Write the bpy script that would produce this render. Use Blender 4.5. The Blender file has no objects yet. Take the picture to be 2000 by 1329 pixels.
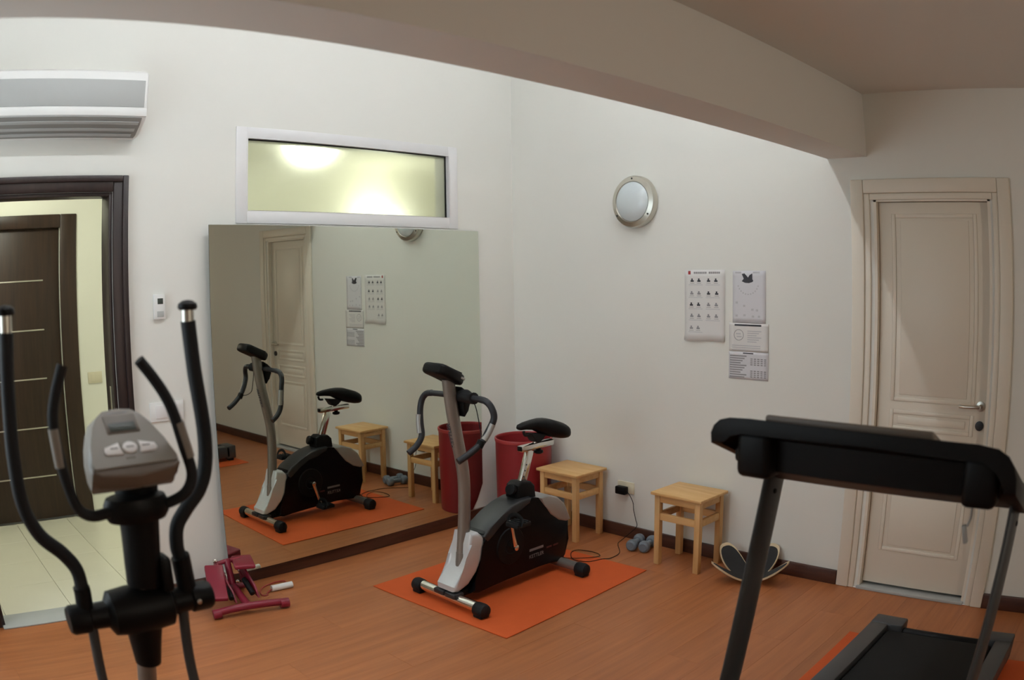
import bpy, bmesh, math, random
from mathutils import Vector, Matrix
random.seed(7)
S = bpy.context.scene
COL = S.collection
R = math.radians

# ---------------------------------------------------------------- camera
cam = bpy.data.cameras.new('camera')
cam_o = bpy.data.objects.new('camera', cam)
COL.objects.link(cam_o)
rt = Vector((0.710106, -0.703943, -0.014618))
up = Vector((0.067415, 0.04731, 0.996603))
fw = Vector((0.70086, 0.708679, -0.081051))
m = Matrix((rt, up, -fw)).transposed().to_4x4()
m.translation = Vector((-4.142953, -4.1634, 1.725))
cam_o.matrix_world = m
cam.sensor_fit = 'HORIZONTAL'
cam.sensor_width = 36.0
cam.lens = 28.6
cam.clip_start = 0.01
BARREL = True                      # the photograph's wide lens bends straight lines (barrel distortion)
if BARREL:
    cam.type = 'PANO'
    pc = cam
    pc.panorama_type = 'FISHEYE_LENS_POLYNOMIAL'
    pc.fisheye_fov = math.pi
    pc.fisheye_polynomial_k0 = 0.0
    pc.fisheye_polynomial_k1 = -3.544432480421e-02
    pc.fisheye_polynomial_k2 = 1.575758167913e-04
    pc.fisheye_polynomial_k3 = -2.298032507174e-06
    pc.fisheye_polynomial_k4 = -3.414416065155e-07
cam.dof.use_dof = True
cam.dof.focus_distance = 4.7
cam.dof.aperture_fstop = 2.3
S.camera = cam_o
S.cycles.caustics_refractive = False
S.cycles.max_bounces = 8

# ---------------------------------------------------------------- sky, exposure
w = bpy.data.worlds.new('sky')
S.world = w
w.use_nodes = True
bg = w.node_tree.nodes['Background']
bg.inputs[0].default_value = (0.84, 0.935, 1.0, 1)
bg.inputs[1].default_value = 4.7
S.view_settings.view_transform = 'Standard'
S.view_settings.look = 'None'
S.view_settings.gamma = 1.0
S.view_settings.use_curve_mapping = False
S.view_settings.exposure = 0.0
ZR = 3.75                          # raised ceiling
WIN = (-2.10, -0.45, 0.9, 2.35)    # daylight window in the left wall, out of the picture: y0 y1 z0 z1
XL, YF = -4.65, -6.6               # left wall and the wall behind the camera
pl = bpy.data.lights.new('window_portal', 'AREA')
pl.shape = 'RECTANGLE'
pl.size = WIN[3] - WIN[2]
pl.size_y = WIN[1] - WIN[0]
pl.cycles.is_portal = True
plo = bpy.data.objects.new('window_portal', pl)
plo.location = (XL - 0.09, (WIN[0] + WIN[1]) / 2, (WIN[2] + WIN[3]) / 2)
plo.rotation_euler = (0, -math.pi / 2, 0)   # faces +x, into the room
COL.objects.link(plo)

# ---------------------------------------------------------------- materials
def mat(name, col, rough=0.5, metal=0.0, noise=0.0, nscale=8.0, bump=0.0, bscale=60.0, emit=None, estr=0.0, spec=None, trans=0.0, coat=0.0):
    M = bpy.data.materials.new(name)
    M.use_nodes = True
    nt = M.node_tree
    b = nt.nodes['Principled BSDF']
    b.inputs['Base Color'].default_value = (*col, 1)
    b.inputs['Roughness'].default_value = rough
    b.inputs['Metallic'].default_value = metal
    if spec is not None: b.inputs['Specular IOR Level'].default_value = spec
    if trans: b.inputs['Transmission Weight'].default_value = trans
    if coat: b.inputs['Coat Weight'].default_value = coat
    if emit:
        b.inputs['Emission Color'].default_value = (*emit, 1)
        b.inputs['Emission Strength'].default_value = estr
    tc = nt.nodes.new('ShaderNodeTexCoord')
    if noise:
        n = nt.nodes.new('ShaderNodeTexNoise')
        n.inputs['Scale'].default_value = nscale
        n.inputs['Detail'].default_value = 5
        nt.links.new(tc.outputs['Object'], n.inputs['Vector'])
        mx = nt.nodes.new('ShaderNodeMix'); mx.data_type = 'RGBA'
        mx.inputs['A'].default_value = (*[c * (1 - noise) for c in col], 1)
        mx.inputs['B'].default_value = (*[min(1, c * (1 + noise)) for c in col], 1)
        nt.links.new(n.outputs['Fac'], mx.inputs['Factor'])
        nt.links.new(mx.outputs['Result'], b.inputs['Base Color'])
    if bump:
        n2 = nt.nodes.new('ShaderNodeTexNoise')
        n2.inputs['Scale'].default_value = bscale
        nt.links.new(tc.outputs['Object'], n2.inputs['Vector'])
        bp = nt.nodes.new('ShaderNodeBump')
        bp.inputs['Strength'].default_value = bump
        bp.inputs['Distance'].default_value = 0.002
        nt.links.new(n2.outputs['Fac'], bp.inputs['Height'])
        nt.links.new(bp.outputs['Normal'], b.inputs['Normal'])
    return M

def wood(name, c1, c2, axis='X', scale=3.0, stretch=14.0, rough=0.4, per_piece=0.0):
    M = bpy.data.materials.new(name)
    M.use_nodes = True
    nt = M.node_tree
    b = nt.nodes['Principled BSDF']
    b.inputs['Roughness'].default_value = rough
    tc = nt.nodes.new('ShaderNodeTexCoord')
    mp = nt.nodes.new('ShaderNodeMapping')
    sc = {'X': (1, stretch, stretch), 'Y': (stretch, 1, stretch), 'Z': (stretch, stretch, 1)}[axis]
    mp.inputs['Scale'].default_value = sc
    nt.links.new(tc.outputs['Object'], mp.inputs['Vector'])
    oi = nt.nodes.new('ShaderNodeObjectInfo')
    ad = nt.nodes.new('ShaderNodeVectorMath'); ad.operation = 'ADD'
    ml = nt.nodes.new('ShaderNodeMath'); ml.operation = 'MULTIPLY'; ml.inputs[1].default_value = 37.0
    nt.links.new(oi.outputs['Random'], ml.inputs[0])
    nt.links.new(mp.outputs['Vector'], ad.inputs[0]); nt.links.new(ml.outputs[0], ad.inputs[1])
    n = nt.nodes.new('ShaderNodeTexNoise')
    n.inputs['Scale'].default_value = scale
    n.inputs['Detail'].default_value = 6
    n.inputs['Roughness'].default_value = 0.6
    nt.links.new(ad.outputs[0], n.inputs['Vector'])
    rp = nt.nodes.new('ShaderNodeValToRGB')
    rp.color_ramp.elements[0].position = 0.3; rp.color_ramp.elements[0].color = (*c1, 1)
    rp.color_ramp.elements[1].position = 0.72; rp.color_ramp.elements[1].color = (*c2, 1)
    nt.links.new(n.outputs['Fac'], rp.inputs['Fac'])
    out = rp.outputs['Color']
    if per_piece:
        mr = nt.nodes.new('ShaderNodeMapRange')
        mr.inputs['To Min'].default_value = 1 - per_piece; mr.inputs['To Max'].default_value = 1 + per_piece
        nt.links.new(oi.outputs['Random'], mr.inputs['Value'])
        hs = nt.nodes.new('ShaderNodeHueSaturation')
        nt.links.new(mr.outputs['Result'], hs.inputs['Value'])
        nt.links.new(out, hs.inputs['Color'])
        out = hs.outputs['Color']
    nt.links.new(out, b.inputs['Base Color'])
    return M

M = {}
M['wall'] = mat('wall_paint', (0.79, 0.785, 0.735), 0.85, noise=0.015, nscale=2.5, bump=0.05, bscale=120)
M['ceiling'] = mat('ceiling_paint', (0.78, 0.765, 0.72), 0.9, noise=0.015, nscale=2)
M['hallwall'] = mat('hall_paint', (0.84, 0.83, 0.74), 0.8, noise=0.015, nscale=2)
M['floor'] = wood('laminate', (0.34, 0.110, 0.036), (0.46, 0.165, 0.056), 'X', 1.6, 16, 0.40, per_piece=0.035)
M['subfloor'] = mat('subfloor', (0.30, 0.10, 0.035), 0.8, noise=0.1)
M['tile'] = mat('cream_tile', (0.74, 0.71, 0.58), 0.25, noise=0.05, nscale=3)
M['grout'] = mat('tile_grout', (0.64, 0.61, 0.49), 0.9, noise=0.05)
M['skirting'] = wood('dark_skirting', (0.045, 0.014, 0.008), (0.10, 0.035, 0.018), 'X', 2.5, 12, 0.4)
M['skirting_y'] = wood('dark_skirting_side', (0.045, 0.014, 0.008), (0.10, 0.035, 0.018), 'Y', 2.5, 12, 0.4)
M['darkwood'] = wood('wenge', (0.012, 0.006, 0.006), (0.030, 0.016, 0.014), 'Z', 2.5, 16, 0.38)
M['darkwood2'] = wood('wenge_brown', (0.018, 0.007, 0.003), (0.040, 0.017, 0.008), 'Z', 2.5, 16, 0.42)
M['doorpaint'] = mat('door_cream_paint', (0.78, 0.715, 0.61), 0.45, noise=0.015, nscale=3)
M['white'] = mat('white_plastic', (0.82, 0.82, 0.80), 0.4, noise=0.01)
M['framewhite'] = mat('white_lacquer', (0.79, 0.785, 0.785), 0.4, noise=0.01)
M['acgrey'] = mat('grey_grille_panel', (0.42, 0.43, 0.42), 0.5, noise=0.03, nscale=12)
M['acdark'] = mat('air_outlet_dark_grey', (0.25, 0.245, 0.23), 0.6, noise=0.05)  # one even darker grey for the outlet underside
M['beige'] = mat('beige_plastic', (0.70, 0.64, 0.48), 0.45, noise=0.02)
M['lcd'] = mat('lcd_glass', (0.055, 0.065, 0.055), 0.35, noise=0.05, spec=0.3)
M['black'] = mat('black_plastic', (0.005, 0.005, 0.0055), 0.45, noise=0.15, nscale=30, spec=0.18)
M['blackgloss'] = mat('glossy_black_shell', (0.004, 0.004, 0.005), 0.28, noise=0.1, spec=0.14)
M['charcoal'] = mat('charcoal_plastic', (0.020, 0.021, 0.023), 0.42, noise=0.1)
M['rubber'] = mat('black_rubber', (0.010, 0.010, 0.011), 0.6, spec=0.25, noise=0.15, nscale=40, bump=0.2, bscale=200)
M['foam'] = mat('black_foam_grip', (0.010, 0.011, 0.013), 0.65, spec=0.3, noise=0.1, bump=0.2, bscale=400)
M['barblue'] = mat('charcoal_rubber_grip', (0.012, 0.014, 0.019), 0.5, noise=0.1)
M['silver'] = mat('silver_paint', (0.38, 0.375, 0.36), 0.38, metal=0.35, noise=0.02)
M['silverlight'] = mat('bright_silver_plastic', (0.66, 0.67, 0.68), 0.32, metal=0.2, noise=0.02)
M['post'] = mat('grey_metallic_tube', (0.27, 0.245, 0.22), 0.38, metal=0.55, noise=0.03)
M['chrome'] = mat('chrome', (0.78, 0.77, 0.74), 0.14, metal=1.0, noise=0.02)
M['steel'] = mat('brushed_steel', (0.58, 0.56, 0.50), 0.32, metal=1.0, noise=0.04, nscale=20)
M['tmill'] = mat('dark_grey_metal', (0.055, 0.058, 0.062), 0.4, metal=0.2, noise=0.08)
M['belt'] = mat('running_belt', (0.011, 0.011, 0.011), 0.8, spec=0.2, noise=0.1, bump=0.3, bscale=300)
M['consgrey'] = mat('taupe_console', (0.255, 0.23, 0.20), 0.42, noise=0.02)
M['consdark'] = mat('brown_console_lip', (0.15, 0.12, 0.095), 0.45, noise=0.02)
M['button'] = mat('pale_button', (0.86, 0.84, 0.84), 0.45, noise=0.01)
M['orange'] = mat('orange_mat', (0.60, 0.090, 0.010), 0.78, noise=0.06, nscale=14, bump=0.25, bscale=250)
M['red'] = mat('red_plastic', (0.235, 0.011, 0.014), 0.42, noise=0.05)
M['redin'] = mat('red_plastic_rim', (0.36, 0.035, 0.035), 0.4, noise=0.03)
M['crimson'] = mat('crimson_paint', (0.22, 0.009, 0.028), 0.36, noise=0.05)
M['pine'] = wood('pine', (0.62, 0.34, 0.12), (0.76, 0.49, 0.22), 'Y', 3.0, 10, 0.5, per_piece=0.05)
M['pinez'] = wood('pine_upright', (0.60, 0.33, 0.12), (0.74, 0.47, 0.21), 'Z', 3.0, 10, 0.5, per_piece=0.05)
M['plyedge'] = wood('plywood', (0.60, 0.45, 0.27), (0.74, 0.60, 0.40), 'Y', 4, 6, 0.5)
M['grip'] = mat('grip_tape', (0.022, 0.021, 0.021), 0.85, noise=0.15, nscale=60, bump=0.4, bscale=500)
M['dumb'] = mat('blue_grey_vinyl', (0.17, 0.20, 0.235), 0.5, noise=0.08)
M['paper'] = mat('paper', (0.74, 0.72, 0.70), 0.7, noise=0.01)
M['paperlilac'] = mat('paper_cool', (0.68, 0.67, 0.70), 0.7, noise=0.02)
M['ink'] = mat('grey_ink', (0.30, 0.29, 0.30), 0.8, noise=0.05)
M['inkdark'] = mat('dark_ink', (0.05, 0.05, 0.06), 0.8, noise=0.05)
M['inkpale'] = mat('pale_ink', (0.52, 0.51, 0.53), 0.8, noise=0.05)
M['inkred'] = mat('red_ink', (0.35, 0.04, 0.04), 0.8, noise=0.05)
M['redprint'] = mat('dim_red_lettering', (0.09, 0.02, 0.02), 0.6, noise=0.05)
M['print'] = mat('pale_lettering', (0.20, 0.18, 0.18), 0.6, noise=0.05)
M['opal'] = mat('opal_glass', (0.62, 0.68, 0.70), 0.22, noise=0.01, coat=0.3)
M['mirror'] = mat('mirror_silvering', (0.74, 0.78, 0.69), 0.0, metal=1.0)
M['mirredge'] = mat('mirror_glass_edge', (0.10, 0.14, 0.14), 0.2, noise=0.05)
M['glow'] = mat('lamp_glow', (0.9, 0.9, 0.8), 0.4, emit=(0.97, 1.0, 0.84), estr=24.0)
M['addedtube'] = mat('added_tube_glow', (0.9, 0.9, 0.8), 0.4, emit=(0.90, 0.94, 1.0), estr=53.0)  # cool glow of the added tubes under the raised ceiling
M['addedwarm'] = mat('added_warm_glow', (0.9, 0.9, 0.8), 0.4, emit=(1.0, 0.88, 0.73), estr=124.0)  # glow of the added lamp behind the camera
M['sky_glass'] = bpy.data.materials.new('skylight_glass'); M['sky_glass'].use_nodes = True
_nt = M['sky_glass'].node_tree; _nt.nodes.clear()
_o = _nt.nodes.new('ShaderNodeOutputMaterial'); _t = _nt.nodes.new('ShaderNodeBsdfTransparent')
_t.inputs[0].default_value = (0.94, 0.96, 0.96, 1); _nt.links.new(_t.outputs[0], _o.inputs[0])
M['frost'] = mat('satin_glass', (0.74, 0.76, 0.70), 0.20, trans=1.0)

# ---------------------------------------------------------------- mesh helpers (world coordinates)
def bm_new(): return bmesh.new()

def add_box(bm, lo, hi, bevel=0.0, seg=2, rot=None, about=None):
    lo, hi = Vector(lo), Vector(hi)
    c, s = (lo + hi) / 2, hi - lo
    r = bmesh.ops.create_cube(bm, size=1.0)
    vs = r['verts']
    for v in vs: v.co = Vector((v.co.x * s.x, v.co.y * s.y, v.co.z * s.z)) + c
    if bevel:
        es = list({e for v in vs for e in v.link_edges})
        rb = bmesh.ops.bevel(bm, geom=es, offset=bevel, segments=seg, profile=0.5, affect='EDGES')
        vs = list({v for f in rb['faces'] for v in f.verts} | {v for v in vs if v.is_valid})
    if rot is not None:
        p = Vector(about) if about is not None else c
        for v in vs: v.co = rot @ (v.co - p) + p
    return vs

def catmull(pts, n=6):
    pts = [Vector(p) for p in pts]
    if len(pts) < 3: return pts
    P = [2 * pts[0] - pts[1]] + pts + [2 * pts[-1] - pts[-2]]
    out = []
    for i in range(1, len(P) - 2):
        a, b, c, d = P[i - 1], P[i], P[i + 1], P[i + 2]
        for k in range(n):
            t = k / n
            out.append(0.5 * ((2 * b) + (c - a) * t + (2 * a - 5 * b + 4 * c - d) * t * t + (3 * b - a - 3 * c + d) * t ** 3))
    out.append(pts[-1])
    return out

def add_tube(bm, pts, rad, seg=14, smooth=6, ref=None, caps=True):
    """swept tube; rad: number, (rx, ry), or list of radii along the given points"""
    n0 = len(pts)
    path = catmull(pts, smooth) if smooth else [Vector(p) for p in pts]
    def rr(i):
        if isinstance(rad, list):
            t = i / max(1, len(path) - 1) * (n0 - 1)
            k = min(int(t), n0 - 2)
            a, b = rad[k], rad[k + 1]
            q = a + (b - a) * (t - k)
            return q, q
        return rad if isinstance(rad, tuple) else (rad, rad)
    rings = []
    nrm = None
    for i, p in enumerate(path):
        t = (path[min(i + 1, len(path) - 1)] - path[max(i - 1, 0)]).normalized()
        if nrm is None:
            r0 = Vector(ref) if ref is not None else (Vector((0, 0, 1)) if abs(t.z) < 0.9 else Vector((0, 1, 0)))
            nrm = (r0 - t * r0.dot(t)).normalized()
        else:
            nrm = (nrm - t * nrm.dot(t)).normalized()
        b = t.cross(nrm)
        ra, rb = rr(i)
        rings.append([bm.verts.new(p + nrm * math.cos(2 * math.pi * k / seg) * ra + b * math.sin(2 * math.pi * k / seg) * rb) for k in range(seg)])
    for a, b in zip(rings, rings[1:]):
        for k in range(seg):
            bm.faces.new((a[k], a[(k + 1) % seg], b[(k + 1) % seg], b[k]))
    if caps:
        bm.faces.new(list(reversed(rings[0]))); bm.faces.new(rings[-1])

def add_lathe(bm, prof, origin, axis=(0, 0, 1), seg=32, sx=1.0, sy=1.0):
    """prof: list of (radius, height)"""
    ax = Vector(axis).normalized()
    q = Vector((0, 0, 1)).rotation_difference(ax)
    o = Vector(origin)
    rings = []
    for r, h in prof:
        if r < 1e-6:
            rings.append([bm.verts.new(o + q @ Vector((0, 0, h)))])
        else:
            rings.append([bm.verts.new(o + q @ Vector((r * sx * math.cos(2 * math.pi * k / seg), r * sy * math.sin(2 * math.pi * k / seg), h))) for k in range(seg)])
    for a, b in zip(rings, rings[1:]):
        for k in range(seg):
            k2 = (k + 1) % seg
            if len(a) == 1 and len(b) == 1: continue
            if len(a) == 1: bm.faces.new((a[0], b[k], b[k2]))
            elif len(b) == 1: bm.faces.new((a[k], a[k2], b[0]))
            else: bm.faces.new((a[k], a[k2], b[k2], b[k]))

def add_prism(bm, outline, to3, d0, d1, bevel=0.0, seg=3):
    """outline: 2D points; to3(u, v, d) -> world; extruded from d0 to d1"""
    a = [bm.verts.new(Vector(to3(u, v, d0))) for u, v in outline]
    b = [bm.verts.new(Vector(to3(u, v, d1))) for u, v in outline]
    n = len(a)
    fs = [bm.faces.new(list(reversed(a))), bm.faces.new(b)]
    for k in range(n): fs.append(bm.faces.new((a[k], a[(k + 1) % n], b[(k + 1) % n], b[k])))
    if bevel:
        es = list({e for f in fs[:2] for e in f.edges})
        bmesh.ops.bevel(bm, geom=es, offset=bevel, segments=seg, profile=0.5, affect='EDGES')

def add_loft(bm, secs, seg=20):
    """secs: list of lists of Vector rings with the same count"""
    rings = [[bm.verts.new(Vector(p)) for p in s] for s in secs]
    n = len(rings[0])
    for a, b in zip(rings, rings[1:]):
        for k in range(n): bm.faces.new((a[k], a[(k + 1) % n], b[(k + 1) % n], b[k]))
    bm.faces.new(list(reversed(rings[0]))); bm.faces.new(rings[-1])

XZ = lambda u, v, d: (u, d, v)     # outline in x,z; depth along y
YZ = lambda u, v, d: (d, u, v)     # outline in y,z; depth along x
XY = lambda u, v, d: (u, v, d)

def link(name, bm, material, parent=None, origin=(0, 0, 0), angle=35):
    o = Vector(origin)
    bmesh.ops.recalc_face_normals(bm, faces=bm.faces[:])
    for v in bm.verts: v.co -= o
    me = bpy.data.meshes.new(name)
    bm.to_mesh(me); bm.free()
    me.polygons.foreach_set('use_smooth', [True] * len(me.polygons))
    me.set_sharp_from_angle(angle=R(angle))
    me.materials.append(M[material])
    ob = bpy.data.objects.new(name, me)
    COL.objects.link(ob)
    if parent is not None: ob.parent = parent
    else: ob.location = o
    return ob

def tag(o, label, cat, kind=None, group=None):
    o['label'] = label; o['category'] = cat
    if kind: o['kind'] = kind
    if group: o['group'] = group
    return o

class Thing:
    """an Empty at the thing's base; parts are built in world coordinates"""
    def __init__(s, name, label, cat, loc, kind=None, group=None):
        s.o = bpy.data.objects.new(name, None)
        s.o.empty_display_size = 0.1
        s.o.location = loc; s.loc = Vector(loc)
        COL.objects.link(s.o)
        tag(s.o, label, cat, kind, group)
    def part(s, name, bm, material, parent=None, label=None, angle=35):
        ob = link(name, bm, material, parent or s.o, s.loc, angle)
        if label: ob['label'] = label
        return ob
    def box(s, name, lo, hi, material, bevel=0.0, parent=None, seg=2, rot=None, about=None, label=None):
        bm = bm_new(); add_box(bm, lo, hi, bevel, seg, rot, about)
        return s.part(name, bm, material, parent, label)
    def tube(s, name, pts, rad, material, parent=None, seg=14, smooth=6, ref=None, label=None):
        bm = bm_new(); add_tube(bm, pts, rad, seg, smooth, ref)
        return s.part(name, bm, material, parent, label)
    def lathe(s, name, prof, origin, axis, material, parent=None, seg=32, sx=1, sy=1, label=None):
        bm = bm_new(); add_lathe(bm, prof, origin, axis, seg, sx, sy)
        return s.part(name, bm, material, parent, label)
    def prism(s, name, outline, to3, d0, d1, material, bevel=0.0, parent=None, label=None, seg=3):
        bm = bm_new(); add_prism(bm, outline, to3, d0, d1, bevel, seg)
        return s.part(name, bm, material, parent, label)

def letters(th, name, text, size, mtx, material, parent=None, label=None, bold=0.0):
    """flat lettering built from the built-in font, placed by a world matrix"""
    cu = bpy.data.curves.new(name, 'FONT')
    cu.body = text; cu.size = size; cu.extrude = 0.0004; cu.offset = bold
    cu.align_x = 'CENTER'; cu.align_y = 'CENTER'; cu.resolution_u = 3
    t = bpy.data.objects.new(name + '_tmp', cu)
    COL.objects.link(t)
    dg = bpy.context.evaluated_depsgraph_get()
    me = bpy.data.meshes.new_from_object(t.evaluated_get(dg))
    bpy.data.objects.remove(t); bpy.data.curves.remove(cu)
    me.transform(Matrix.Translation(-th.loc) @ mtx)
    me.name = name
    me.materials.clear(); me.materials.append(M[material])
    ob = bpy.data.objects.new(name, me)
    COL.objects.link(ob); ob.parent = parent or th.o
    if label: ob['label'] = label
    return ob

def frame_matrix(origin, ux, uy):
    ux = Vector(ux).normalized(); uy = Vector(uy); uy = (uy - ux * uy.dot(ux)).normalized(); uz = ux.cross(uy)
    mm = Matrix((ux, uy, uz)).transposed().to_4x4(); mm.translation = Vector(origin)
    return mm

def struct(name, boxes, material, label, cat, bevel=0.0):
    bm = bm_new()
    for lo, hi in boxes: add_box(bm, lo, hi, bevel)
    return tag(link(name, bm, material), label, cat, 'structure')

# ================================================================ THE SETTING
ZC, ZB = 2.674, 2.332               # ceiling and beam underside
YB1, YB2 = -2.389, -2.625           # beam
WT = 0.14                           # wall thickness
DX0, DX1, DZ = -3.80, -2.88, 2.20   # doorway in the back wall
WX0, WX1, WZ0, WZ1 = -2.075, -0.595, 2.10, 2.52   # transom window

struct('wall_back', [((XL, 0, 0), (DX0, WT, ZR)), ((DX0, 0, DZ), (DX1, WT, ZR)), ((DX1, 0, 0), (WX0, WT, ZR)),
                     ((WX0, 0, 0), (WX1, WT, WZ0)), ((WX0, 0, WZ1), (WX1, WT, ZR)), ((WX1, 0, 0), (0.14, WT, ZR))],
       'wall', 'white plaster wall carrying the big mirror and the transom window', 'wall')
RY0, RY1, RZ = -3.335, -2.652, 2.108   # door hole in the right wall
struct('wall_right', [((0, RY1, 0), (0.14, 0, ZR)), ((0, RY0, RZ), (0.14, RY1, ZR)), ((0, YF, 0), (0.14, RY0, ZR)), ((0.10, RY0, 0), (0.14, RY1, RZ))],
       'wall', 'white plaster wall with the round lamp, paper sheets and panelled door', 'wall')
struct('wall_left', [((XL - 0.14, WIN[1], 0), (XL, WT, ZR)), ((XL - 0.14, YF, 0), (XL, WIN[0], ZR)), ((XL - 0.14, WIN[0], 0), (XL, WIN[1], WIN[2])), ((XL - 0.14, WIN[0], WIN[3]), (XL, WIN[1], ZR))], 'wall', 'plain white plaster wall beside the dark doorway', 'wall')
struct('wall_front', [((XL - 0.14, YF - 0.14, 0), (0.14, YF, ZR))], 'wall', 'plain white plaster wall opposite the mirror', 'wall')
struct('ceiling', [((XL, YF, ZC), (0, YB2, ZC + 0.12))], 'ceiling', 'flat white ceiling on the near side of the beam', 'ceiling')
struct('ceiling_beam', [((XL, YB2, ZB), (0, YB1, ZR))], 'ceiling', 'deep plastered ceiling beam crossing the room above the machines', 'beam')
struct('ceiling_raised', [((XL, YB1, ZR), (0, 0, ZR + 0.12))], 'ceiling', 'raised white ceiling between the beam and the mirror wall', 'ceiling')
t = Thing('window_2', 'large white framed daylight window beside the dark doorway', 'window', (XL - .05, (WIN[0] + WIN[1]) / 2, WIN[2]), 'structure')
bm = bm_new(); wy0, wy1, wz0, wz1 = WIN; wm = (wy0 + wy1) / 2
a_, b_ = XL - .08, XL - .03
for lo, hi in [((a_, wy0, wz0), (b_, wy0 + .06, wz1)), ((a_, wy1 - .06, wz0), (b_, wy1, wz1)), ((a_, wm - .04, wz0), (b_, wm + .04, wz1)),
               ((a_, wy0, wz0), (b_, wy1, wz0 + .06)), ((a_, wy0, wz1 - .06), (b_, wy1, wz1))]: add_box(bm, lo, hi)
t.part('window_frame', bm, 'framewhite')
t.box('pane', (XL - .06, wy0 + .05, wz0 + .05), (XL - .054, wm - .03, wz1 - .05), 'sky_glass')
t.box('pane', (XL - .06, wm + .03, wz0 + .05), (XL - .054, wy1 - .05, wz1 - .05), 'sky_glass')
for xc, wh in ((-3.35, 'nearest the dark doorway'), (-2.08, 'in the middle of the row'), (-0.81, 'nearest the white door')):
    t = Thing('added_batten', 'added unseen batten lamp behind the beam, ' + wh, 'lamp', (xc, -1.75, ZR), group='added unseen lamps behind the beam')  # added tubes, standing in for the unseen overhead light
    t.box('housing', (xc - .62, -1.79, ZR - .05), (xc + .62, -1.71, ZR), 'white', 0.008)
    t.tube('light_tube', [(xc - .59, -1.75, ZR - .075), (xc + .59, -1.75, ZR - .075)], 0.019, 'addedtube', None, 12, 0)

t = Thing('wall_lamp', 'added unseen warm lamp lighting the near side from opposite the mirror', 'lamp', (-2.3, YF, 2.15))  # added out of view to brighten the beam face and near side
t.lathe('metal_ring', [(0.10, 0.0), (0.158, 0.0), (0.162, 0.01), (0.162, 0.055), (0.155, 0.068), (0.120, 0.078), (0.114, 0.072), (0.10, 0.05)], (-2.3, YF, 2.15), (0, 1, 0), 'steel', seg=40)
t.lathe('glass_diffuser', [(0.116, 0.06), (0.113, 0.078), (0.095, 0.096), (0.06, 0.110), (0.025, 0.116), (0, 0.117)], (-2.3, YF, 2.15), (0, 1, 0), 'addedwarm', seg=40)

# floor of planks laid parallel to the mirror wall
fl = struct('floor', [((XL, YF, -0.12), (0, 0, -0.012))], 'subfloor', 'warm reddish-brown laminate plank floor', 'floor')
PW, PLN = 0.19, 1.285
bm = bm_new(); add_box(bm, (0.0002, 0.0002, -0.012), (PLN - 0.0002, PW - 0.0002, 0.0), 0.0006, 1)
me_full = None
row = 0
y = YF
while y < -0.001:
    wd = min(PW, -y)
    x = XL - (row * 0.43 % PLN)
    while x < -0.001:
        x0, x1 = max(x, XL), min(x + PLN, 0.0)
        if x1 - x0 > 0.02:
            if abs(x1 - x0 - PLN) < 1e-6 and abs(wd - PW) < 1e-6:
                if me_full is None:
                    pk = link('plank', bm, 'floor', fl); me_full = pk.data
                else:
                    pk = bpy.data.objects.new('plank', me_full); COL.objects.link(pk); pk.parent = fl
            else:
                b2 = bm_new(); add_box(b2, (0.0002, 0.0002, -0.012), (x1 - x0 - 0.0002, wd - 0.0002, 0.0), 0.0006, 1)
                pk = link('plank', b2, 'floor', fl)
            pk.location = (x0, y, 0)
            fc = fl.location
            pk.location = Vector((x0, y, 0)) - fc
        x += PLN
    y += PW; row += 1

# skirting boards
def skirt(name, boxes, material, label):
    bm = bm_new()
    for lo, hi in boxes: add_box(bm, lo, hi, 0.004, 2)
    return tag(link(name, bm, material), label, 'baseboard', 'structure')
skirt('baseboard_back', [((-2.80, -0.022, 0), (0, 0, 0.082))], 'skirting', 'dark brown wooden baseboard running beneath the mirror')
skirt('baseboard_right', [((-0.020, -2.522, 0), (0, -0.022, 0.084))], 'skirting_y', 'dark brown wooden baseboard behind the stools')
skirt('baseboard_right', [((-0.020, YF, 0), (0, -3.458, 0.084))], 'skirting_y', 'dark brown wooden baseboard beyond the white door')

# ---- white panelled door in the right wall
t = Thing('door_1', 'closed cream panelled door with lever handle and moulded casing', 'door', (0, -2.99, 0), 'structure')
def casing_yz(th, yo0, yo1, zo, wdt, x0, x1, material, name='casing', bev=0.008):
    bm = bm_new()
    add_box(bm, (x0, yo1 - wdt, 0), (x1, yo1, zo), bev)
    add_box(bm, (x0, yo0, 0), (x1, yo0 + wdt, zo), bev)
    add_box(bm, (x0, yo0 + wdt, zo - wdt), (x1, yo1 - wdt, zo), bev)
    return th.part(name, bm, material)
casing_yz(t, -3.458, -2.524, 2.21, 0.075, -0.022, 0.0, 'doorpaint')
casing_yz(t, -3.383, -2.599, 2.135, 0.034, -0.012, 0.02, 'doorpaint', 'inner_moulding', 0.005)
bm = bm_new()
add_box(bm, (0.0, RY1 - 0.016, 0), (0.10, RY1, RZ)); add_box(bm, (0.0, RY0, 0), (0.10, RY0 + 0.016, RZ)); add_box(bm, (0.0, RY0, RZ - 0.016), (0.10, RY1, RZ))
t.part('jamb', bm, 'doorpaint')
leaf = t.box('door_leaf', (0.035, RY0 + 0.018, 0.035), (0.075, RY1 - 0.018, RZ - 0.018), 'doorpaint', 0.003)
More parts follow.
